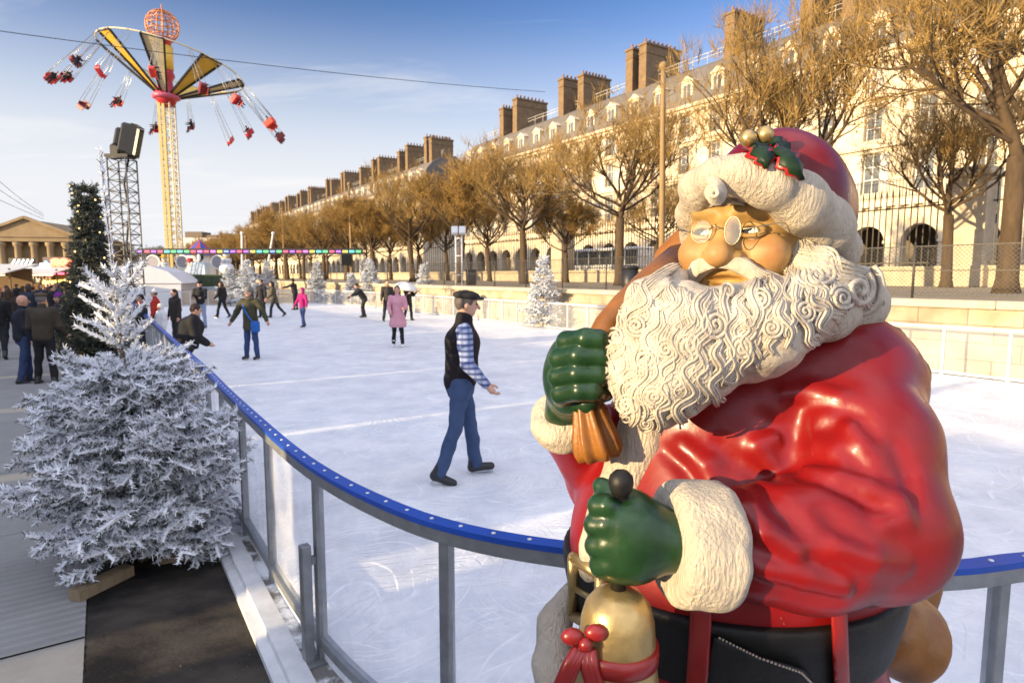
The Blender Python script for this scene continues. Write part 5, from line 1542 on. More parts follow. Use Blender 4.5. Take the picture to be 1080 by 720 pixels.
    if sleeve:
        shf = union(sl + [cap(tor((-.13, 0, .47)), tor((.13, 0, .47)), .085, .085)], .02)
        lo, hi = bounds([S_(q) for q in (LA[0], LA[1], LA[2], RA[0], RA[1], RA[2])], .1)
        to_obj('shirt', *snet(lambda p: shf(p) + .008 * fbm(p, 22, 2, 8), lo, hi, res), sleeve if hasattr(sleeve, 'name') else cloth(sleeve), root)
    # trousers
    q = leg_bulk; tr = [cap(tor((0, 0, .03)), hip + np.array([0, 0, -.03]), .145, .14)]
    for l in (LL, RL): tr += [cap(hip + l[0] + np.array([0, 0, .0]), hip + l[1], .098 * q, .072 * q), cap(hip + l[1], hip + l[2], .070 * q, .058 * q)]
    lo, hi = bounds([S_(x) for x in (hip, hip + LL[1], hip + LL[2], hip + RL[1], hip + RL[2])], .19)
    trf = union(tr, .018 * s)
    to_obj('trousers', *snet(lambda p: trf(p) + .011 * s * fbm(p * np.array([1, 1, 1.6], np.float32), 15, 2, 4), lo, hi, res), cloth(bottom), root)
    # boots
    bt = boots or bootm
    for l in (LL, RL):
        an = hip + l[2]; d = l[3]; toe = np.array([0, 1., 0]) - d * np.dot([0, 1., 0], d); toe /= np.linalg.norm(toe)
        heel = an + d * .035 - toe * .035; tip = an + d * .05 + toe * .145
        f_ = union([cap(an - d * .10, heel, .056, .045), cap(heel, tip, .044, .038)], .02 * s)
        lo, hi = bounds([S_(x) for x in (an - d * .12, heel, tip)], .075)
        bo = to_obj('skate_boot' if skates else 'shoe', *snet(f_, lo, hi, min(res, .016)), bt, root)
        if skates:
            m = MB(); a_, b_ = S_(heel + d * .072 - toe * .02), S_(tip + d * .060 + toe * .01); m.bar(a_, b_, .006, .022, up=-d)
            m.bar(S_(heel + d * .03), S_(heel + d * .07), .03 * s, .02); m.bar(S_(tip + d * .02 - toe * .03), S_(tip + d * .06 - toe * .03), .03 * s, .02)
            m.build('blade', blade_m, bo)
    # hair and hats
    if hairstyle != 'none':
        hr = [ell(HP(0, -.014, .030), (.085, .100, .106), rotm)]
        if hairstyle == 'long': hr += [cap(HP(-.05, -.05, -.02), HP(-.06, -.035, -.20), .05, .045), cap(HP(.05, -.05, -.02), HP(.06, -.035, -.20), .05, .045), cap(HP(0, -.075, 0), HP(0, -.085, -.20), .06, .07)]
        if hairstyle == 'bob': hr += [cap(HP(-.05, -.03, 0), HP(-.062, -.02, -.09), .045, .04), cap(HP(.05, -.03, 0), HP(.062, -.02, -.09), .045, .04), cap(HP(0, -.07, 0), HP(0, -.07, -.08), .06, .06)]
        if hairstyle == 'hood': hr = [ell(HP(0, -.02, .02), (.105, .115, .13), rotm), cap(HP(0, -.03, -.09), neck, .09, .10)]
        fh_ = union(hr, .02)
        cutf = lambda p: ell(HP(0, .075, -.035), (.066 if hairstyle != 'hood' else .075, .085, .095), rotm)(p)
        lo, hi = bounds([S_(hc), S_(HP(0, -.08, -.22)) if hairstyle == 'long' else S_(hc)], .17)
        to_obj('hood' if hairstyle == 'hood' else 'hair', *snet(lambda p: smax(fh_(p) + .004 * fbm(p, 70, 1, 1), -cutf(p), .01), lo, hi, max(.011, res * .7)), cloth(hair, .6), root)
    if hat == 'cap':      # flat cap with a peak
        f_ = union([ell(HP(0, -.01, .085), (.105, .125, .048), rotm), ell(HP(0, .10, .066), (.075, .062, .014), rotm)], .015)
        lo, hi = bounds([S_(HP(0, 0, .08))], .19); to_obj('flat_cap', *snet(f_, lo, hi, .011), cloth(hatcol), root)
    if hat == 'beanie':
        f_ = lambda p: smax(ell(HP(0, -.01, .045), (.095, .112, .118), rotm)(p), -((p - S_(HP(0, 0, .03))) @ (hup + .12 * fwd).astype(np.float32)), .012)
        lo, hi = bounds([S_(HP(0, 0, .08))], .17); to_obj('woolly_hat', *snet(f_, lo, hi, .012), cloth(hatcol), root)
        m = MB(); m.ball(S_(HP(0, -.02, .168)), .028 * s, 10, 6); m.build('bobble', cloth(hatcol), root)
    if scarf:
        m = MB(); c = neck + (hc - neck) * .12; m.tube([S_(c + np.array([.085 * math.cos(a), .085 * math.sin(a) + .01, .012 * math.sin(2 * a)])) for a in np.linspace(0, 6.28, 17)], .04 * s, 8); m.build('scarf', cloth(scarf), root)
    if bag:
        pass
    return root, dict(hip=S_(hip), neck=S_(neck), LA=[S_(q) for q in LA[:3]], RA=[S_(q) for q in RA[:3]], hc=S_(hc), tor=lambda v: S_(tor(v)))
PI = math.pi
# ---- the man gliding past in front --------------------------------------------
pm_, pnt, pb = nodes('checked_shirt'); L = pnt.links.new
tcn = N(pnt, 'ShaderNodeTexCoord'); sp_ = N(pnt, 'ShaderNodeSeparateXYZ'); L(tcn.outputs['Object'], sp_.inputs[0])
def stripes(out, sc, th):
    a = N(pnt, 'ShaderNodeMath', operation='MULTIPLY'); a.inputs[1].default_value = sc; L(out, a.inputs[0]); f = N(pnt, 'ShaderNodeMath', operation='FRACT'); L(a.outputs[0], f.inputs[0])
    g = N(pnt, 'ShaderNodeMath', operation='LESS_THAN'); g.inputs[1].default_value = th; L(f.outputs[0], g.inputs[0]); return g.outputs[0]
s1 = stripes(sp_.outputs['Z'], 19, .45); s2 = stripes(sp_.outputs['Y'], 17, .4)
mx = N(pnt, 'ShaderNodeMix', data_type='RGBA'); L(s1, mx.inputs['Factor']); mx.inputs['A'].default_value = (.26, .32, .50, 1); mx.inputs['B'].default_value = (.06, .08, .2, 1)
mx2 = N(pnt, 'ShaderNodeMix', data_type='RGBA'); mf = N(pnt, 'ShaderNodeMath', operation='MULTIPLY'); mf.inputs[1].default_value = .4; L(s2, mf.inputs[0]); L(mf.outputs[0], mx2.inputs['Factor']); L(mx.outputs['Result'], mx2.inputs['A']); mx2.inputs['B'].default_value = (.03, .04, .12, 1)
L(mx2.outputs['Result'], pb.inputs['Base Color']); pb.inputs['Roughness'].default_value = .85
c = G(486, 505, 0)
person('man in flat cap, dark vest, checked shirt and blue jeans gliding past on the ice', (c[0], c[1], 0), -PI / 2 + .12, h=1.80, legl=(.24, .12, .09), legr=(-.13, .22, .08), arml=(.1, .12, .5), armr=(.10, .14, .62), lean=.06, headp=.06,
       top=(.016, .012, .014), sleeve=pm_, bottom=(.05, .082, .17), hair=(.10, .08, .07), hat='cap', hatcol=(.03, .026, .026), res=.0125, bulk=.97, leg_bulk=.98, tw=.1)
# ---- skaters -------------------------------------------------------------------
def at(px, py, z=0.0):
    c = G(px, py, z); return (c[0], c[1], z)
pos = at(266, 379); 
rt, J = person('woman in olive parka and grey hat with a blue shoulder bag, arms spread', pos, PI - .15, h=1.66, legl=(0, 0, .07), legr=(0, .0, .07), arml=(.1, .62, .15), armr=(.1, .55, .1), top=(.060, .056, .030), bottom=(.035, .06, .16), hem=.14, flare=.02, bulk=1.08,
       hair=(.06, .04, .03), hairstyle='bob', hat='beanie', hatcol=(.20, .19, .18), scarf=(.12, .10, .08), res=.016, heady=-.2)
bagm = cloth((.03, .13, .46))
bgr = thing('shoulder_bag', 'bright blue shoulder bag slung across the olive parka', 'bag', pos, PI - .15)
m = MB(); m.tube([J['tor']((.14, .06, .52)), J['tor']((.05, .20, .36)), J['tor']((-.10, .22, .12)), J['tor']((-.20, .16, -.02))], .018, 6); m.build('strap', bagm, bgr)
V, Q = snet(lambda p: sd_box(p, J['tor']((-.21, .15, -.10)), (.11, .045, .13), .04) + .006 * fbm(p, 20, 2, 2), *bounds([J['tor']((-.21, .15, -.10))], .2), .014); to_obj('pouch', V, Q, bagm, bgr)
person('woman in pale pink flared coat with black leggings and white skates', at(420, 366), PI + .1, h=1.66, legl=(.04, .04, .05), legr=(-.06, .05, .06), arml=(.2, .22, 1.3), armr=(.15, .20, .9), tw=.3, top=(.62, .30, .36), bottom=(.018, .018, .02), hem=.28, flare=.10, hair=(.05, .028, .018), hairstyle='long', boots=whiteboot, res=.016, leg_bulk=.92)
person('child in magenta jacket and jeans with hood up, striding on the ice', at(320, 345), PI - .5, h=1.50, legl=(.3, .25, .1), legr=(-.2, .15, .1), arml=(.2, .45, .3), armr=(.1, .4, .4), top=(.42, .018, .16), bottom=(.04, .065, .17), hair=(.42, .02, .17), hairstyle='hood', res=.018)
person('skater in black bending far forward with arms ahead', at(385, 335), PI / 2 + .6, h=1.70, legl=(.45, .5, .08), legr=(.1, .35, .08), arml=(.9, .25, .4), armr=(.7, .3, .3), lean=.62, top=(.022, .022, .024), bottom=(.025, .025, .03), res=.02)
person('man in dark coat over beige standing close behind the pink coat skater', at(409, 339), PI + .4, h=1.76, legl=(.1, .1, .08), legr=(-.1, .1, .08), top=(.05, .04, .035), bottom=(.022, .022, .025), scarf=(.35, .22, .12), hair=(.05, .03, .02), res=.02)
pos = at(431, 338)
rt, J = person('skater in black holding an open white umbrella', pos, PI * 1.25, h=1.66, legl=(.1, .1, .07), legr=(-.1, .15, .07), arml=(.5, .1, 1.7), armr=(.4, .1, 1.6), top=(.025, .025, .028), bottom=(.025, .025, .03), hair=(.04, .03, .02), res=.022)
um = thing('umbrella', 'open white umbrella tilted over the skater in black', 'umbrella', (pos[0], pos[1], 0))
c_ = np.array([-.05, -.1, 1.45]); ax_ = np.array([.25, -.25, 1.0]); ax_ /= np.linalg.norm(ax_); u_ = np.cross(ax_, [0, 1, 0]); u_ /= np.linalg.norm(u_); w_ = np.cross(ax_, u_)
m = MB(); m.lathe([(.50, .0), (.46, .07), (.36, .14), (.22, .19), (.08, .215), (.0, .22), (.0, .214), (.08, .209), (.22, .184), (.36, .134), (.455, .064), (.495, .0)], c_, 24, True, mod=lambda a, i: 1 - .05 * abs(math.sin(a * 4)), axes=(u_, w_, ax_)); m.build('canopy', cloth((.78, .77, .74)), um)
m = MB(); m.tube([c_ + ax_ * .27, c_ - ax_ * .45], .009, 6); m.build('handle', bootm, um)
person('young man in black jacket and pale jeans facing the camera on the ice', at(213, 346), PI + .15, h=1.74, legl=(.05, 0, .07), legr=(-.05, 0, .08), arml=(.35, .1, 1.2), armr=(.35, .1, 1.2), tw=.4, top=(.02, .02, .022), bottom=(.22, .29, .42), hair=(.03, .022, .02), hat='beanie', hatcol=(.02, .02, .022), res=.02)
person('woman in black with long dark hair stepping left at the rink edge', at(235, 335), PI / 2 - .2, h=1.70, legl=(.3, .1, .04), legr=(-.25, .2, .04), arml=(.2, .1, .5), armr=(-.2, .1, .3), top=(.022, .02, .02), bottom=(.02, .02, .022), hair=(.06, .035, .02), hairstyle='long', res=.022, skates=True)
person('skater in olive brown coat and grey leggings pushing off to the left', at(290, 335), PI / 2 + .3, h=1.70, legl=(.35, .25, .06), legr=(-.45, .2, .08), arml=(.2, .25, .6), armr=(-.1, .2, .5), lean=.12, hem=.15, top=(.10, .08, .045), bottom=(.03, .03, .035), hair=(.03, .02, .015), hairstyle='bob', res=.022)
person('man in dark coat half hidden behind the olive parka woman', at(277, 335), PI - .3, h=1.74, top=(.03, .028, .03), bottom=(.025, .025, .03), hem=.1, hair=(.05, .03, .02), res=.022)
person('dark dressed skater stretching an arm out behind the magenta jacket child', at(312, 327), PI / 2 - .3, h=1.76, arml=(1.2, .25, .2), armr=(.3, .3, .5), lean=.2, top=(.022, .022, .024), bottom=(.022, .022, .025), hat='beanie', hatcol=(.02, .02, .02), res=.022)
# leaning boy at the barrier
q = at(199, 412, -.06)
person('boy in black hooded jacket leaning on the blue rail behind the flocked fir', (q[0], q[1], -.06), -PI / 2 + .55, h=1.56, legl=(.12, .05, .06), legr=(-.05, .05, .06), arml=(.15, .12, .75), armr=(.10, .15, .85), tw=.3, lean=.26, headp=.12, bulk=1.42, top=(.018, .018, .020), bottom=(.02, .02, .025), hair=(.055, .028, .018), skates=False, res=.0155)
# ---- on the walkway at left --------------------------------------------------------
Z = -.095
def atw(px, py): c = G(px, py, Z); return (c[0], c[1], Z)
person('man in brown flat cap and olive brown jacket seen from behind on the walkway', atw(50, 404), .25, h=1.74, legl=(.05, .05, .09), legr=(-.08, .05, .10), arml=(.1, .2, .7), armr=(.1, .22, .8), top=(.058, .047, .034), bottom=(.018, .017, .02), hair=(.18, .16, .15), hat='cap', hatcol=(.10, .070, .045), skates=False, bulk=1.14, res=.0155)
person('balding man in navy jacket and jeans turned to the man in the flat cap', atw(29, 403), -.75, h=1.70, legl=(.12, .1, .06), legr=(-.1, .1, .06), top=(.022, .024, .034), bottom=(.035, .055, .13), hairstyle='none', skates=False, bulk=1.1, res=.0155)
person('person in black jacket at the left edge striding away on the walkway', atw(2, 378), .5, h=1.74, legl=(.25, .1, .04), legr=(-.30, .15, .05), top=(.02, .02, .022), bottom=(.022, .022, .026), hair=(.16, .13, .1), skates=False, res=.018)
person('woman in purple knitted hat and black coat behind the flat cap man', atw(67, 378), PI - .4, h=1.62, top=(.022, .02, .025), bottom=(.03, .03, .04), hair=(.05, .03, .02), hairstyle='bob', hat='beanie', hatcol=(.20, .025, .26), skates=False, hem=.1, res=.018)
person('brown haired person in red top behind the leader of the flocked fir', atw(113, 372), PI - .6, h=1.66, top=(.24, .03, .03), bottom=(.03, .03, .04), hair=(.10, .05, .025), hairstyle='bob', skates=False, res=.018)
person('dark haired woman in black coat resting at the rail beyond the leaning boy', atw(187, 362), PI - .5, h=1.66, top=(.03, .025, .022), bottom=(.03, .03, .035), hair=(.04, .022, .015), hairstyle='long', skates=False, hem=.12, res=.018, bulk=1.05)
person('dark haired person in black and red behind the flocked fir branches', atw(152, 375), PI * .75, h=1.60, top=(.022, .02, .022), bottom=(.03, .03, .035), hair=(.02, .015, .012), scarf=(.45, .02, .02), skates=False, res=.018)
person('person in red jacket and white hat at the rail behind the fir', atw(166, 358), PI * .6, h=1.60, top=(.44, .03, .022), bottom=(.03, .03, .035), hair=(.1, .05, .03), hat='beanie', hatcol=(.7, .68, .66), skates=False, res=.02)
person('small child in white snowsuit and white hat by the rink rail', atw(172, 368), PI * .8, h=1.28, top=(.68, .68, .70), bottom=(.62, .62, .66), hair=(.68, .68, .68), hairstyle='hood', skates=False, bulk=1.25, leg_bulk=1.2, res=.02)
# distant strollers under the stalls: built once, copied
fars = [person('distant stroller in dark winter clothes among the crowd by the stalls', (0, 0, Z), .3, h=1.72, legl=(.15, .1, .05), legr=(-.15, .1, .05), top=t_, bottom=(.022, .022, .028), hair=h_, hairstyle=hs_, skates=False, res=.032, group='crowd strolling by the stalls')[0]
        for t_, h_, hs_ in (((.022, .022, .026), (.03, .02, .015), 'short'), ((.05, .035, .028), (.05, .03, .018), 'long'), ((.03, .04, .06), (.06, .045, .035), 'bob'))]
rp_ = random.Random(4); used = [False] * 3
def strew(px, dep, face):
    k = rp_.randrange(3); o = copy_tree(fars[k]) if used[k] else fars[k]; used[k] = True
    c = PX(px, dep, 0); o.location = (c[0], dep, Z if dep < 30 else -.13); o.rotation_euler = (0, 0, face); sc = rp_.uniform(.93, 1.05); o.scale = (sc, sc, sc)
for px, dep in ((14, 19), (36, 22), (56, 24), (78, 21), (88, 26), (8, 27), (24, 30), (44, 33), (66, 31), (96, 34), (112, 29), (128, 25), (122, 36), (140, 31), (20, 38), (52, 40), (84, 42), (104, 45), (-6, 23), (34, 27), (72, 36)):
    strew(px + rp_.uniform(-3, 3), dep, rp_.uniform(0, 6.28))
# ---------------------------------------------------------------- fairground, market, street things
wm = lambda n, c, **k: M(n, c, **k)
blackm = wm('black_metal', (.025, .025, .027), rough=.45, metal=.3)
greym = wm('aluminium_truss', (.48, .48, .47), rough=.4, metal=.7)
redm = wm('ride_red', (.45, .02, .03), rough=.4); yelm = wm('ride_yellow', (.80, .50, .06), rough=.45, var=.25, scale=1.5)
creamm = wm('ride_cream', (.66, .58, .40), rough=.45)
whitem = wm('white_paint', (.74, .74, .72), rough=.5, var=.1)
mastm = wm('mast_wood', (.30, .20, .09), rough=.8, var=.3, scale=3, stretch=(4, 4, .4))
def truss(m, a, b, w, n, r=.02, r2=.011):
    a = np.asarray(a, float); b = np.asarray(b, float); t = (b - a) / np.linalg.norm(b - a)
    u = np.cross(t, [0, 1., 0.1]); u /= np.linalg.norm(u); v = np.cross(t, u)
    cs = [(u * i + v * j) * w / 2 for i, j in ((-1, -1), (1, -1), (1, 1), (-1, 1))]
    for c in cs: m.tube([a + c, b + c], r, 6)
    for k in range(n):
        p, q = a + (b - a) * k / n, a + (b - a) * (k + 1) / n
        for i in range(4):
            c, d = cs[i], cs[(i + 1) % 4]
            m.tube([p + c, q + d] if k % 2 else [p + d, q + c], r2, 4); m.tube([q + c, q + d], r2, 4)
# ---- swing ride -------------------------------------------------------------------
def swing_ride():
    dep = 60.0; c = PX(187, dep, 0); k = dep / F
    root = thing('swing_ride', 'tall spinning chair swing ride with yellow canopy blades and a globe on top', 'fairground ride', (c[0], dep, -.14))
    zh = P(181, 104, dep)[2] + .14; lean = np.array([0, 0, 1.0])
    A = lambda z: lean * z
    m = MB(); truss(m, A(0), A(zh), 1.0, 30, .08, .04); m.build('lattice_mast', creamm, root)
    m = MB(); 
    for i, j in ((-1, -1), (-.1, -1)): m.box(A(zh / 2) + [i * .42, j * .58, 0], (.26, .06, zh * .98), axes=((1, 0, 0), (0, 1, 0), lean / np.linalg.norm(lean)))
    m.build('mast_panel', M('mast_gold', (.52, .38, .13), .5, var=.3, scale=.8), root)
    m = MB()
    for sx in (.65, 1.0): m.tube([A(.5) + [sx, -.5, 0], A(zh - 1) + [sx, -.5, 0]], .05, 5)
    for i in range(40): m.tube([A(.8 + i * (zh - 2) / 40) + [.65, -.5, 0], A(.8 + i * (zh - 2) / 40) + [1.0, -.5, 0]], .035, 4)
    m.build('ladder', creamm, root)
    top = A(zh)
    tilt = np.array(Matrix.Rotation(R(11), 3, 'Y') @ Matrix.Rotation(R(-6), 3, 'X'))
    T = lambda r, a, z: top + tilt @ np.array([r * math.cos(a), r * math.sin(a), z])
    m = MB(); m.lathe([(.3, -.8), (.75, -.5), (.95, 0), (.95, .5), (.7, .8), (.6, 1.6), (.85, 2.0), (.7, 2.4), (.65, 5.0), (.95, 5.2), (.3, 5.5)], top, 20); m.build('hub', redm, root)
    m = MB(); m.lathe([(1.0, -.1), (1.2, 0), (1.2, .24), (1.0, .34)], top, 24); m.build('hub_ring', M('pink_lights', (.6, .12, .22), .4), root)
    m = MB(); m.lathe([(.75, 2.5), (.78, 4.6)], top, 12); m.build('column', yelm, root)
    nb = 8; Rr = 6.1
    for i in range(nb):
        a = 2 * math.pi * i / nb + .22
        hw = .15
        i0, i1, o0, o1 = T(1.0, a - .25, .4), T(1.0, a + .25, .4), T(Rr, a - hw, 3.3), T(Rr, a + hw, 3.3)
        m = MB(); m.prism([i0, i1, o1, o0], (0, 0, .07)); bl = m.build('canopy_blade', yelm if i % 3 else creamm, root)
        m = MB(); m.bar(i0 - [0, 0, .05], o0 - [0, 0, .05], .15); m.bar(i1 - [0, 0, .05], o1 - [0, 0, .05], .15); m.bar(o0, o1, .14); m.build('blade_frame', blackm, bl)
        for q in range(2):
            j = 2 * i + q
    m = MB(); m.tube([T(Rr, t, 3.35) for t in np.linspace(0, 2 * math.pi, 49)], .07, 6, cap=False); m.build('rim', creamm, root)
    gc = top + np.array([0, 0, 6.3]) + lean * .1; m = MB(); gr = 1.38
    for k_ in range(9):
        a = math.pi * k_ / 9; m.tube([gc + gr * np.array([math.cos(t) * math.cos(a), math.cos(t) * math.sin(a), math.sin(t)]) for t in np.linspace(0, 2 * math.pi, 29)], .055, 4, cap=False)
    for z in (-.9, -.45, 0, .45, .9): m.tube([gc + np.array([math.sqrt(gr * gr - z * z) * math.cos(t), math.sqrt(gr * gr - z * z) * math.sin(t), z]) for t in np.linspace(0, 2 * math.pi, 29)], .05, 4, cap=False)
    m.tube([gc - [0, 0, 1.4], gc + [0, 0, 1.9]], .06, 6); m.build('globe', M('globe_bars', (.62, .25, .10), .4), root)
    # seats on chains, swung out
    seat = MB(); seat.box((0, 0, 0), (.9, .5, .09), bev=.04); seat.box((0, -.22, .28), (.9, .07, .5), bev=.03)
    for s_ in (-.44, .44): seat.box((s_, 0, .16), (.06, .42, .24), bev=.02)
    seat.box((0, .29, -.2), (.75, .05, .34), bev=.02)
    first = None; rr = random.Random(8); rider0 = None
    mats_ = [M('seat_orange_red', (.60, .05, .03), .4), M('seat_maroon', (.20, .02, .025), .45), redm]
    for i in range(16):
        a = 2 * math.pi * (i + .5) / 16 + .1
        rim = T(Rr - .1, a, 3.25); sw = .70 + rr.uniform(-.12, .08); Ln = 4.4 + (i % 2) * 1.3
        out = np.array([math.cos(a), math.sin(a), 0]); p = rim + out * math.sin(sw) * Ln + np.array([0, 0, -math.cos(sw) * Ln])
        q = math.atan2(out[1], out[0]) 
        ax = np.array([-math.sin(a), math.cos(a), 0]); zt = (rim - p) / np.linalg.norm(rim - p); ay = np.cross(zt, ax)
        mat = Matrix(((ay[0], ax[0], zt[0]), (ay[1], ax[1], zt[1]), (ay[2], ax[2], zt[2]))).transposed().transposed()
        so_ = to_obj('swing_seat', seat.v, seat.f, mats_[i % 3], root, smooth=False) if first is None or i < 3 else copy_tree(sp3[i % 3], root)
        if i < 3:
            if first is None: sp3 = []; first = so_
            sp3.append(so_)
        so_.matrix_local = Matrix.Translation(Vector(p)) @ mat.to_4x4()
        m = MB()
        for s_ in (-.45, .45):
            for s2 in (-.2, .2): m.tube([p + ay * s_ + ax * s2 + zt * .3, rim + ay * s_ * .4 + ax * s2 * .3], .022, 3)
        m.build('chains', greym, root)
        if i % 4 != 3:
            wp = Vector(p) + root.location + Vector(zt) * .12
            if rider0 is None:
                rider0, _ = person('rider in dark winter clothes seated on the spinning swing ride', (0, 0, 0), 0, h=1.72, legl=(1.35, 1.2, .06), legr=(1.2, 1.0, .06), arml=(.9, .1, .7), armr=(.9, .1, .7), top=(.03, .028, .035), bottom=(.03, .03, .045), skates=False, res=.034, sit=True, group='riders on the swing ride')
                ro = rider0
            else: ro = copy_tree(rider0)
            ro.matrix_world = Matrix.Translation(wp) @ mat.to_4x4()
swing_ride()
# ---- floodlight mast on a truss ---------------------------------------------------
dep = 25.0; c = PX(139.5, dep, 0)
root = thing('floodlight_tower', 'square truss tower carrying a large tilted black floodlight', 'floodlight', (c[0], dep, -.14))
m = MB(); zt = P(139, 168, dep)[2] + .14; truss(m, (0, 0, 0), (0, 0, zt), .72, 16, .034, .017); m.build('truss', M('dark_truss', (.16, .15, .14), .5, metal=.5), root)
m = MB(); m.box((0, 0, .05), (1.1, 1.1, .1)); m.build('base_plate', blackm, root)
m = MB(); m.box((-.05, 0, zt + .1), (.9, .6, .12)); m.tube([(-.35, 0, zt + .15), (-.35, 0, zt + .55), (-.1, 0, zt + .65)], .05, 8); m.box((-.25, .1, zt + .35), (.35, .35, .4), bev=.04); m.build('bracket', blackm, root)
ax = np.array([.95, .22, -.22]); ax /= np.linalg.norm(ax); u = np.cross(ax, [0, 0, 1.]); u /= np.linalg.norm(u); v = np.cross(u, ax)
hc_ = np.array([.28, 0, zt + .75])
m = MB(); m.box(hc_, (.75, .42, 1.15), axes=(u, ax, v), bev=.08); m.box(hc_ - ax * .3, (.5, .25, .7), axes=(u, ax, v), bev=.08)
for s_ in (-1, 1): m.box(hc_ + v * .58 * s_ + ax * .26, (.78, .24, .03), axes=(u, ax, v))
for s_ in (-1, 1): m.box(hc_ + u * .385 * s_ + ax * .26, (.03, .24, 1.1), axes=(u, ax, v))
fl = m.build('lamp_housing', blackm, root)
m = MB(); m.box(hc_ + ax * .222, (.62, .02, 1.0), axes=(u, ax, v)); m.build('lamp_glass', EM('lamp_glow', (1.0, .80, .42), .8), fl)
m = MB(); m.tube([(.2, .1, zt), (.15, -.2, zt * .85), (.25, -.15, zt * .7), (.1, -.2, zt * .5), (.2, -.2, zt * .25), (.1, -.2, .1)], .04, 6); m.build('cable', blackm, root)
# ---- light gantry -----------------------------------------------------------------
dep = 46.0; a, b = PX(146, dep, 4), PX(382, dep, 4); zg = H + (HOR - 265.5) / F * dep
root = thing('light_gantry', 'long horizontal gantry bar with a row of coloured lights above the rink end', 'light bar', (a[0], dep, -.14))
m = MB(); m.bar((0, 0, zg + .14), (b[0] - a[0], 0, zg + .14), .34, .42); m.build('beam', blackm, root)
for x in (.1, b[0] - a[0] - .1):
    m = MB(); truss(m, (x, .3, 0), (x, .3, zg), .3, 12, .03, .014); m.build('leg', greym, root)
cols = [(.35, .10, 1), (.1, .9, .2), (1, .85, .1), (1, .08, .15), (.15, .25, 1), (.1, .85, .9), (.8, .15, .9)]
ems = [EM('coloured_light', q, .9) for q in cols]
nseg = 34; w = (b[0] - a[0]) / nseg; rr = random.Random(3)
for i in range(nseg):
    m = MB(); m.box(((i + .5) * w, -.19, zg + .13), (w * .7, .04, .13)); m.build('coloured_lamp', ems[(i * 3 + rr.randint(0, 1)) % 7], root)
# ---- tents, hoarding, snow figures -----------------------------------------------------
tentm = M('tent_canvas', (.66, .66, .68), .7, var=.12, scale=2)
def tent(px, dep, w, d, eave, ridge, label):
    c = PX(px, dep, 0); r = thing('marquee_tent', label, 'tent', (c[0], dep, -.14), .25)
    m = MB(); m.prism([(-w / 2, 0, 0), (w / 2, 0, 0), (w / 2, 0, eave), (-w / 2, 0, eave)], (0, d, 0)); m.build('walls', tentm, r)
    m = MB(); m.prism([(-w / 2 - .15, -.1, eave + .003), (-w * .3, -.1, eave + (ridge - eave) * .68), (0, -.1, ridge), (w * .3, -.1, eave + (ridge - eave) * .68), (w / 2 + .15, -.1, eave + .003)], (0, d + .2, 0)); m.build('roof', tentm, r)
tent(160, 41, 3.6, 5, 1.6, 2.75, 'white gabled marquee tent behind the flocked fir at the rink end')
hg = M('green_hoarding', (.045, .065, .028), .7, var=.2, scale=2)
dep = 47.0; a, b = PX(181, dep, 0), PX(246, dep, 0)
r = thing('hoarding', 'dark green panelled hoarding at the far end of the ice', 'hoarding', (a[0], dep, -.14))
m = MB(); L_ = b[0] - a[0]
for i in range(6): m.box(((i + .5) * L_ / 6, 0, 1.06), (L_ / 6 - .02, .06, 2.1))
m.build('panels', hg, r); m = MB()
for i in range(7): m.box((i * L_ / 6, .08, 1.05), (.08, .08, 2.16))
m.build('post', hg, r)
for px, w_ in ((196, .9), (222, 1.6)):
    c = PX(px, dep - .12, 0); o = MB(); o.box((c[0], dep - .12, .75), (w_, .03, .75)); o.box((c[0], dep - .10, .75), (w_ + .08, .02, .83)); q = o.build('notice_board', M('notice_grey', (.42, .48, .54), .5)); tag(q, 'pale notice board on the green hoarding, ' + ('narrow one at left' if px < 200 else 'wide one at right'), 'board')
snowm = M('snow_white', (.76, .77, .80), .8, var=.1)
r = thing('platform', 'long low platform carrying the snow figures behind the green hoarding', 'platform', (PX(205, 49, 0)[0], 49, -.14))
m = MB(); m.box((0, 0, 1.1), (9, 1.6, 2.2)); m.build('deck', hg, r)
def snowman(px, dep, s, label, hatc):
    c = PX(px, dep, 0); r = thing('snowman', label, 'snowman', (c[0], dep, 2.06), 0)
    m = MB(); m.ball((0, 0, .42 * s), (.52 * s, .5 * s, .45 * s), 18, 12); m.ball((0, 0, 1.02 * s), (.36 * s, .35 * s, .33 * s), 16, 10); m.ball((0, 0, 1.48 * s), .25 * s, 16, 10); m.build('body', snowm, r)
    m = MB(); m.lathe([(.34, 0), (.34, .04), (.2, .05), (.2, .3), (.0, .31)], (0, 0, 1.62 * s), 16); m.build('hat', M('snowman_hat', hatc, .6), r)
    m = MB(); m.lathe([(.04, 0), (.0, .2)], (0, -.23 * s, 1.48 * s), 8, axes=((1, 0, 0), (0, 0, 1), (0, -1, 0))); m.build('nose', M('carrot', (.7, .2, .03), .6), r)
    m = MB(); m.tube([(.28 * s * math.cos(t), .27 * s * math.sin(t), 1.24 * s) for t in np.linspace(0, 6.28, 17)], .06 * s, 6); m.build('scarf', M('snowman_scarf', (.5, .3, .04), .7), r)
    m = MB()
    for sx in (-.08, .08): m.ball((sx * s, -.22 * s, 1.55 * s), .03, 6, 4)
    for z in (.95, 1.1): m.ball((0, -.36 * s, z * s), .035, 6, 4)
    m.build('coal', blackm, r)
snowman(176, 48.6, .8, 'snowman with yellow hat at the left end of the platform', (.6, .36, .04))
snowman(241, 48.6, 1.05, 'bigger snowman with green hat at the right end of the platform', (.05, .35, .1))
snowman(203, 48.9, .6, 'smallest snowman with red hat beside the white ice block', (.4, .03, .03))
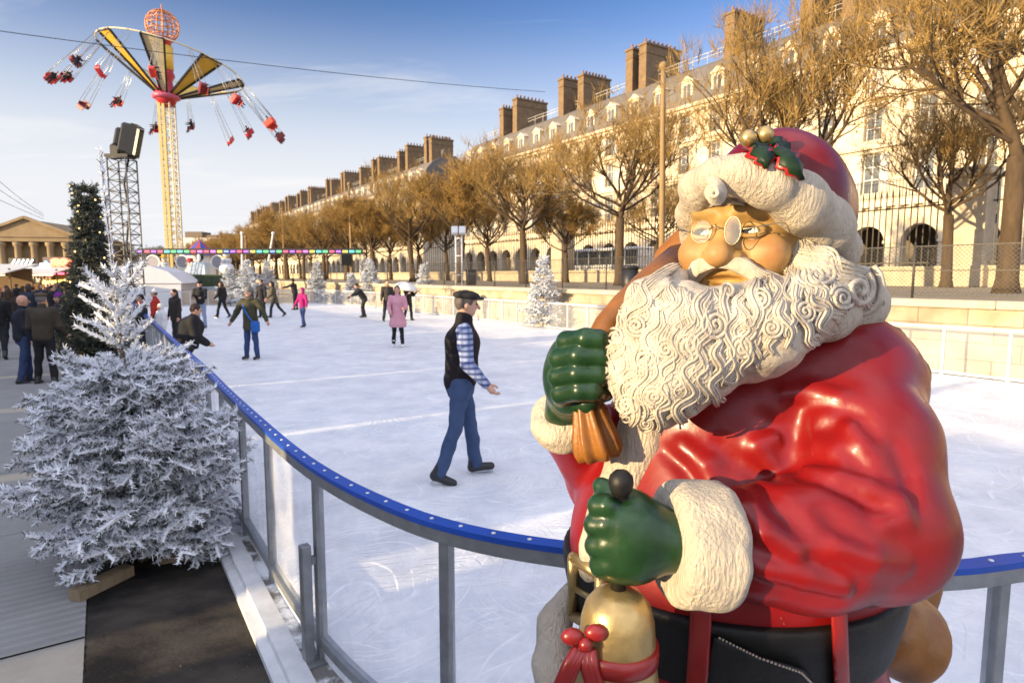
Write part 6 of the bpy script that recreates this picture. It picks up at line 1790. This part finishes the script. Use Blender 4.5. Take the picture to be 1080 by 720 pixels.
r = thing('ice_block', 'white glowing ice block on the platform between the snowmen', 'block', (PX(213, 48.6, 0)[0], 48.6, 2.06)); m = MB(); m.prism([(-.6, -.5, 0), (.6, -.5, 0), (.5, -.4, .95), (-.5, -.4, .95)], (0, .9, 0)); m.build('block', M('ice_blue', (.62, .72, .80), .3), r)
r = thing('penguin_figure', 'black and white penguin figure standing on the white ice block', 'figure', (PX(213, 48.6, 0)[0], 48.6, 3.01)); m = MB(); m.ball((0, 0, .38), (.22, .2, .38), 14, 10); m.ball((0, 0, .82), .17, 12, 8)
for s_ in (-1, 1): m.ball((s_ * .24, 0, .42), (.05, .1, .26), 8, 6)
m.build('body', blackm, r); m = MB(); m.ball((0, -.08, .36), (.17, .15, .30), 12, 8); m.build('belly', snowm, r); m = MB(); m.lathe([(.05, 0), (0, .16)], (0, -.15, .82), 8, axes=((1, 0, 0), (0, 0, 1), (0, -1, 0))); m.build('beak', yelm, r)
for px, lb in ((164, 'round white framed hoop left of the snowman with yellow hat'), (195, 'round white framed hoop left of the small snowman'), (232, 'round white framed hoop between ice block and bigger snowman')):
    r = thing('hoop', lb, 'hoop', (PX(px, 49.2, 0)[0], 49.2, 2.06)); m = MB(); m.tube([(.52 * math.cos(t), 0, .95 + .52 * math.sin(t)) for t in np.linspace(0, 6.28, 29)], .07, 6); m.box((0, 0, .22), (.1, .1, .45)); m.build('frame', whitem, r)
    m = MB(); m.lathe([(.0, 0), (.49, 0), (.49, .03), (.0, .03)], (0, .02, .95), 24, False, axes=((1, 0, 0), (0, 0, 1), (0, -1, 0))); m.build('panel', M('hoop_panel', (.30, .29, .34), .4), r)
# poles by the fair
def pole(p0, p1, r, mat, name, label, cat='pole'):
    m = MB(); n = 6; m.tube([np.asarray(p0) * (1 - t) + np.asarray(p1) * t for t in np.linspace(0, 1, n)], [r * (1 - .3 * t) for t in np.linspace(0, 1, n)], 8)
    m.ball(p1, r * 1.3, 8, 6); m.lathe([(r * 2.2, 0), (r * 2.2, .05), (r * 1.2, .1)], p0, 10); o = m.build(name, mat); tag(o, label, cat); return o
for px0, y0, px1, y1, dep, mat, lb in ((276, 284, 288, 246, 62, whitem, 'white slanting pole rising over the flocked firs'), (255, 290, 255, 246, 60, whitem, 'upright white pole above the thick flocked fir'), (259, 292, 259, 250, 61, mastm, 'yellow upright pole close to the white one above the firs')):
    p0, p1 = P(px0, y0, dep), P(px1, y1, dep); p0[2] = -.14; pole(p0, p1, .13, mat, 'pole', lb)
# wooden masts along the terrace
for s, ang, lb in ((19.0, -.010, 'tall bare wooden mast nearest the statue hat'), (58.7, 0, 'tall wooden mast with a black loudspeaker among the brown trees'), (85.0, 0, 'most distant wooden mast, before the merging brown trees')):
    p0 = ST(s, 20, TZ); p1 = p0 + np.array([ang * 9 - .06, 0, 9.1]); pole(p0, p1, .14, mastm, 'wooden_mast', lb, 'mast')
p = ST(58.7, 19.4, H + 1.65); r = thing('loudspeaker', 'black loudspeaker box fixed on the wooden mast', 'loudspeaker', p, .4)
m = MB(); m.box((0, -.1, 0), (1.0, .7, 1.3), bev=.06); m.build('cabinet', blackm, r); m = MB(); m.box((0, .35, 0), (.1, .4, .1)); m.build('bracket', blackm, r)
# white rink floodlight poles
dep = 33.0; c = PX(484.5, dep, 0); r = thing('rink_lamp_post', 'white double pole with two tilted floodlights at the far rail', 'lamp post', (c[0], dep, 0))
m = MB()
for s_ in (-.16, .16): m.tube([(s_, 0, 0), (s_, 0, 4.1)], .045, 8)
for z in (1, 2, 3, 3.9): m.tube([(-.16, 0, z), (.16, 0, z)], .03, 6)
m.build('pole', whitem, r)
for s_ in (-1, 1): 
    m = MB(); q = np.array([s_ * .2, -.1, 4.3]); m.box(q, (.34, .22, .42), axes=((1, 0, 0), (0, .9, -.43), (0, .43, .9)), bev=.03); m.build('lamp_head', whitem, r)
# bins on the terrace
for px, dep, lb in ((497, 33.5, 'black litter bin on the terrace above the white lamp post'), (664, 21.5, 'black litter bin on the terrace left of the statue beard')):
    c = PX(px, dep, TZ); r = thing('litter_bin', lb, 'bin', (c[0], dep, TZ)); m = MB(); m.lathe([(.24, 0), (.27, .05), (.29, .75), (.0, .75)], n=18); m.build('drum', blackm, r); m = MB(); m.lathe([(.31, .752), (.31, .82), (.22, .86), (.0, .87)], n=18); m.build('lid', blackm, r)
# bus in the street
r = thing('bus', 'white bus with a dark window band standing in the street behind the railings', 'bus', ST(41, 41.5, TZ + .01), YAW)
m = MB(); m.box((0, 6.2, .95), (2.5, 12.4, 1.25), bev=.12); m.box((0, 6.2, 2.98), (2.46, 12.3, .34), bev=.12); 
for y in np.linspace(.15, 12.25, 8): m.box((0, y, 2.2), (2.44, .14, 1.3))
m.build('body', M('bus_white', (.74, .72, .68), .35, coat=.4), r)
m = MB(); m.box((0, 6.2, 2.2), (2.38, 12.2, 1.26)); m.build('windows', M('bus_glass', (.02, .022, .025), .12), r)
for y in (2.2, 9.6):
    for x in (-1.1, 1.1):
        m = MB(); m.lathe([(.0, -.14), (.42, -.14), (.48, -.08), (.48, .08), (.42, .14), (.0, .14)], (x, y, .48), 20, axes=((0, 1, 0), (0, 0, 1), (1, 0, 0))); w_ = m.build('wheel', blackm, r)
        m = MB(); m.lathe([(.0, -.155), (.22, -.15), (.22, .15), (.0, .155)], (x, y, .48), 14, axes=((0, 1, 0), (0, 0, 1), (1, 0, 0))); m.build('rim', greym, w_)
# ---- cables ------------------------------------------------------------------------------
def cable(a, b, sag, rad, label):
    m = MB(); a = np.asarray(a); b = np.asarray(b); t = np.linspace(0, 1, 25); m.tube([a * (1 - q) + b * q - np.array([0, 0, sag * 4 * q * (1 - q)]) for q in t], rad, 5); o = m.build('overhead_cable', blackm); tag(o, label, 'cable')
cable(P(-260, -4, 22), P(575, 97, 46), .35, .017, 'single long dark cable crossing the sky from upper left to the trees')
for y0, y1, s, lb in ((172, 226, .5, 'uppermost thin cable sagging at the left edge'), (196, 228, .3, 'middle thin cable sagging at the left edge'), (222, 231, .1, 'lowest thin cable at the left edge, nearly level')):
    cable(P(-60, y0 - 40, 40), P(46, y1, 60), s, .018, lb)
# ---- left: temple front, far white block, striped kiosk top ------------------------------------
stn = M('old_stone', (.32, .23, .13), .85, var=.35, scale=.5, bump=.2, bscale=6)
dep = 125.0; k = dep / F; c = PX(32, dep, 0); W_ = 88 * k
r = thing('pedimented_hall', 'brown classical hall with a triangular pediment at the far left', 'building', (c[0], dep, -.14), .18)
ez = H + (HOR - 251) * k + .14; az = H + (HOR - 232) * k + .14
m = MB(); m.box((0, 12, ez / 2 - .5), (W_ - 1, 22, ez - 1.0)); m.build('wall', stn, r)
m = MB(); m.prism([(-W_ / 2, 0, ez + .25), (W_ / 2, 0, ez + .25), (0, 0, az)], (0, 24, 0)); rf = m.build('roof', stn, r)
m = MB(); m.box((0, 11.5, ez - .40), (W_ + .8, 25, .9)); m.box((0, 11.5, ez + .12), (W_ + 1.4, 25.6, .26)); m.bar((-W_ / 2 - .5, -.2, ez + .4), (0, -.2, az + .3), .8, .5); m.bar((W_ / 2 + .5, -.2, ez + .4), (0, -.2, az + .3), .8, .5); m.build('cornice', stn, r)
for i in range(6):
    x = -W_ / 2 + 1.2 + i * (W_ - 2.4) / 5; m = MB(); m.lathe([(.85, 0), (.85, .4), (.68, .5), (.58, ez - 1.9), (.8, ez - 1.6), (.85, ez - 1.0), (.0, ez - .9)], (x, -.4, 0), 16); m.build('column', stn, r)
for i in range(5):
    x = -W_ / 2 + 1.2 + (i + .5) * (W_ - 2.4) / 5; m = MB(); m.box((x, .97, 3.6), (1.2, .1, 4.2)); m.build('window', M('dark_pane', (.03, .03, .035), .2), r)
dep = 260.0; k = dep / F; a, b = PX(190, dep, 0), PX(262, dep, 0)
r = thing('pale_block', 'long pale building with roof structures far beyond the fairground', 'building', (a[0], dep, -.14))
z1 = H + (HOR - 251) * k; m = MB(); m.box(((b[0] - a[0]) / 2, 8, z1 / 2), (b[0] - a[0], 16, z1)); m.build('wall', M('pale_stone', (.60, .57, .54), .8, var=.15, scale=.2), r)
m = MB()
for x0, w_, h_ in ((2, 7, 2.6), (11, 4, 1.2), (16, 5, 1.8), (22, 3.5, 1.4)): m.box((x0 + w_ / 2, 6, z1 + h_ / 2), (w_, 8, h_))
m.build('roof_structure', M('brown_roof', (.16, .12, .09), .8), r)
for i in range(12): 
    m = MB(); m.box((1.5 + i * (b[0] - a[0] - 3) / 11, -.05, z1 - 3.2), (1.0, .14, 2.2)); m.build('window', M('pale_pane', (.25, .26, .30), .3) if i == 0 else bpy.data.materials['pale_pane'], r)
c = PX(213, 90, 0); r = thing('kiosk', 'small kiosk with a pointed blue and red striped roof beyond the light bar', 'kiosk', (c[0], 90, -.14)); m = MB(); m.lathe([(2.0, 0), (2.0, 5.0)], n=12, smooth=False); m.build('body', whitem, r)
m = MB(); m.m = 0
for i in range(12):
    a0, a1 = 2 * math.pi * i / 12, 2 * math.pi * (i + 1) / 12; m.m = i % 2; m.add([(2.5 * math.cos(a0), 2.5 * math.sin(a0), 5.0), (2.5 * math.cos(a1), 2.5 * math.sin(a1), 5.0), (0, 0, 7.2)], [(0, 1, 2)])
m.build('roof', None, r, mats=[M('roof_blue', (.03, .08, .42), .6), M('roof_red', (.45, .06, .05), .6)])
# ---- market stalls ---------------------------------------------------------------------------
chw = M('chalet_wood', (.20, .115, .05), .75, var=.35, scale=2.5, stretch=(1, 1, 9), bump=.3, bscale=12)
chr_ = M('chalet_roof', (.12, .10, .09), .8, var=.3, scale=3, bump=.3)
def chalet(s, D, label, ln=3.75, ridge=2.7, group=None):
    r = thing('market_chalet', label, 'chalet', ST(s, D, -.14), YAW, group); h = ridge + .14; e = h - .75
    m = MB(); m.box((-1.1, ln / 2, e / 2), (.08, ln - .1, e)); m.box((1.1, ln / 2, .55), (.08, ln - .1, 1.1))
    for y in (.06, ln - .06): m.prism([(-1.14, y - .03, 0), (1.14, y - .03, 0), (1.14, y - .03, e), (0, y - .03, h - .12), (-1.14, y - .03, e)], (0, .06, 0))
    m.build('wall', chw, r)
    m = MB(); 
    for sg in (-1, 1): m.prism([(0, -.02, h), (sg * 1.45, -.02, e - .3), (sg * 1.45, -.02, e - .22), (0, -.02, h + .09)], (0, ln + .04, 0))
    m.build('roof', chr_, r); m = MB(); m.box((1.25, ln / 2, 1.12), (.5, ln - .2, .06)); m.build('counter', chw, r)
    return r
s = -8.2; k_ = 0; gaps = (.3, .4, .55, .26, .34, .24, .40, .26, .3, .3, .3, .3, .3, .3)
while s < 46:
    rd = 2.80 if s < 7 else 3.05
    chalet(s, -8.5, 'brown wooden market chalet in the long row left of the walkway', 3.75, rd, 'market chalets left of the walkway'); s += 3.75 + gaps[k_]; k_ += 1
# visible lit stalls at the far left
awn = M('awning_white', (.62, .61, .58), .7, var=.15)
def stall(px, dep, w, label, sign):
    c = PX(px, dep, 0); r = thing('market_stall', label, 'stall', (c[0], dep, -.14), .12)
    m = MB(); 
    for x in (-w / 2 + .05, w / 2 - .05):
        for y in (.05, 2.3): m.box((x, y, 1.3), (.1, .1, 2.6))
    m.box((0, 2.3, 1.3), (w, .06, 2.6)); m.box((0, .05, .5), (w, .08, 1.0)); m.build('frame', chw, r)
    m = MB(); m.prism([(-w / 2 - .3, -.9, 2.25), (w / 2 + .3, -.9, 2.25), (w / 2 + .3, 2.5, 2.85), (-w / 2 - .3, 2.5, 2.85)], (0, 0, .06)); m.build('awning', awn, r)
    m = MB(); m.box((0, .1, 1.03), (w, .5, .06)); m.build('counter', chw, r)
    m = MB(); m.bar((-w / 2, -.5, 2.16), (w / 2, -.5, 2.16), .05); m.build('strip_lamp', EM('stall_lamp', sign, 2.5), r)
    rr_ = random.Random(int(px) + 40)
    for i in range(7): m = MB(); q = rr_.uniform(.12, .2); m.box((-w / 2 + .3 + i * (w - .6) / 6, .1, 1.06 + q), (.3, .3, q * 2), bev=.03); m.build('goods', M('stall_goods', (rr_.uniform(.1, .6), rr_.uniform(.05, .3), rr_.uniform(.03, .2)), .6), r)
    return r
stall(22, 46, 5.2, 'market stall with a white awning at the far left', (1, .8, .45))
stall(92, 50, 4.6, 'market stall with warm strip lamp behind the dark Christmas tree', (1, .6, .2))
stall(-22, 41, 4.0, 'market stall at the left edge of the picture', (1, .8, .5))
# zigzag fascia with white gables, chevron sign, neon signs
dep = 48.0; k = dep / F
def Z_(y): return H + (HOR - y) * k
r = thing('zigzag_fascia', 'white zigzag decorated fascia above the stalls', 'fascia', (PX(25, dep, 0)[0], dep, Z_(298)))
m = MB(); n_ = 9; w_ = 62 * k / n_; hh = 10 * k
m.bar((-31 * k, .08, hh * .45), (31 * k, .08, hh * .45), .06, hh * .9); m.build('board', M('fascia_grey', (.30, .29, .28), .7), r)
m = MB()
for i in range(n_):
    x = -31 * k + i * w_; m.bar((x, 0, 0), (x + w_ / 2, 0, hh), .09, .09); m.bar((x + w_ / 2, 0, hh), (x + w_, 0, 0), .09, .09)
m.build('zigzag', whitem, r); m = MB(); 
for x in (-30 * k, 30 * k): m.box((x, .2, -Z_(298) / 2), (.12, .12, Z_(298) + .2))
m.build('post', greym, r)
r = thing('chevron_sign', 'dark sign with five glowing white chevrons pointing left', 'sign', (PX(29, dep, 0)[0], dep - .3, Z_(288)))
m = MB(); m.box((0, .08, 8 * k), (27 * k, .1, 15 * k)); m.build('board', blackm, r); 
for i in range(5):
    x = (-9.5 + i * 4.6) * k; m = MB(); m.bar((x + 3.4 * k, 0, 14 * k), (x - 1 * k, 0, 8 * k), .12, .1); m.bar((x - 1 * k, 0, 8 * k), (x + 3.4 * k, 0, 2 * k), .12, .1); m.build('chevron', EM('chevron_white', (.95, .92, .88), .9), r)
r = thing('neon_sign', 'blue white and red neon sign above the stalls beside the chevron sign', 'sign', (PX(62, dep, 0)[0], dep - .2, Z_(290)))
m = MB(); m.box((3 * k, .1, 10 * k), (30 * k, .1, 17 * k)); m.build('board', M('neon_board', (.10, .06, .06), .6), r)
m = MB(); m.tube([(x * k, 0, z * k) for x, z in ((-10, 2), (-11, 8), (-8, 13), (-5, 10), (-7, 4))], .14, 6); m.build('blue_tube', EM('neon_blue', (.15, .45, 1), 2.2), r)
m = MB(); m.bar((-14 * k, 0, 11 * k), (-6 * k, 0, 8 * k), .22); m.build('white_tube', EM('neon_white', (.9, .95, 1), 2), r)
m = MB(); m.tube([(x * k, -.02, (12 + 1.5 * math.sin(x * .9)) * k) for x in np.linspace(-3, 17, 26)], .2, 6); m.tube([(x * k, -.02, (15 + .8 * math.sin(x * .7)) * k) for x in np.linspace(-2, 17, 20)], .16, 6); m.build('red_tube', EM('neon_red', (1, .16, .08), 1.8), r)
m = MB(); m.bar((-16 * k, -.02, 1.5 * k), (16 * k, -.02, 1.5 * k), .1, .14); m.build('red_strip', EM('neon_pink', (1, .12, .18), 1.6), r)
m = MB(); m.bar((-12 * k, -.12, -8 * k), (17 * k, -.12, -5.5 * k), .1, .2); m.build('yellow_strip', EM('neon_yellow', (1, .72, .12), 1.8), r)
m = MB()
for x in (-13 * k, 17 * k): m.box((x, .3, -Z_(290) / 2), (.1, .1, Z_(290) + .2))
m.build('post', greym, r)
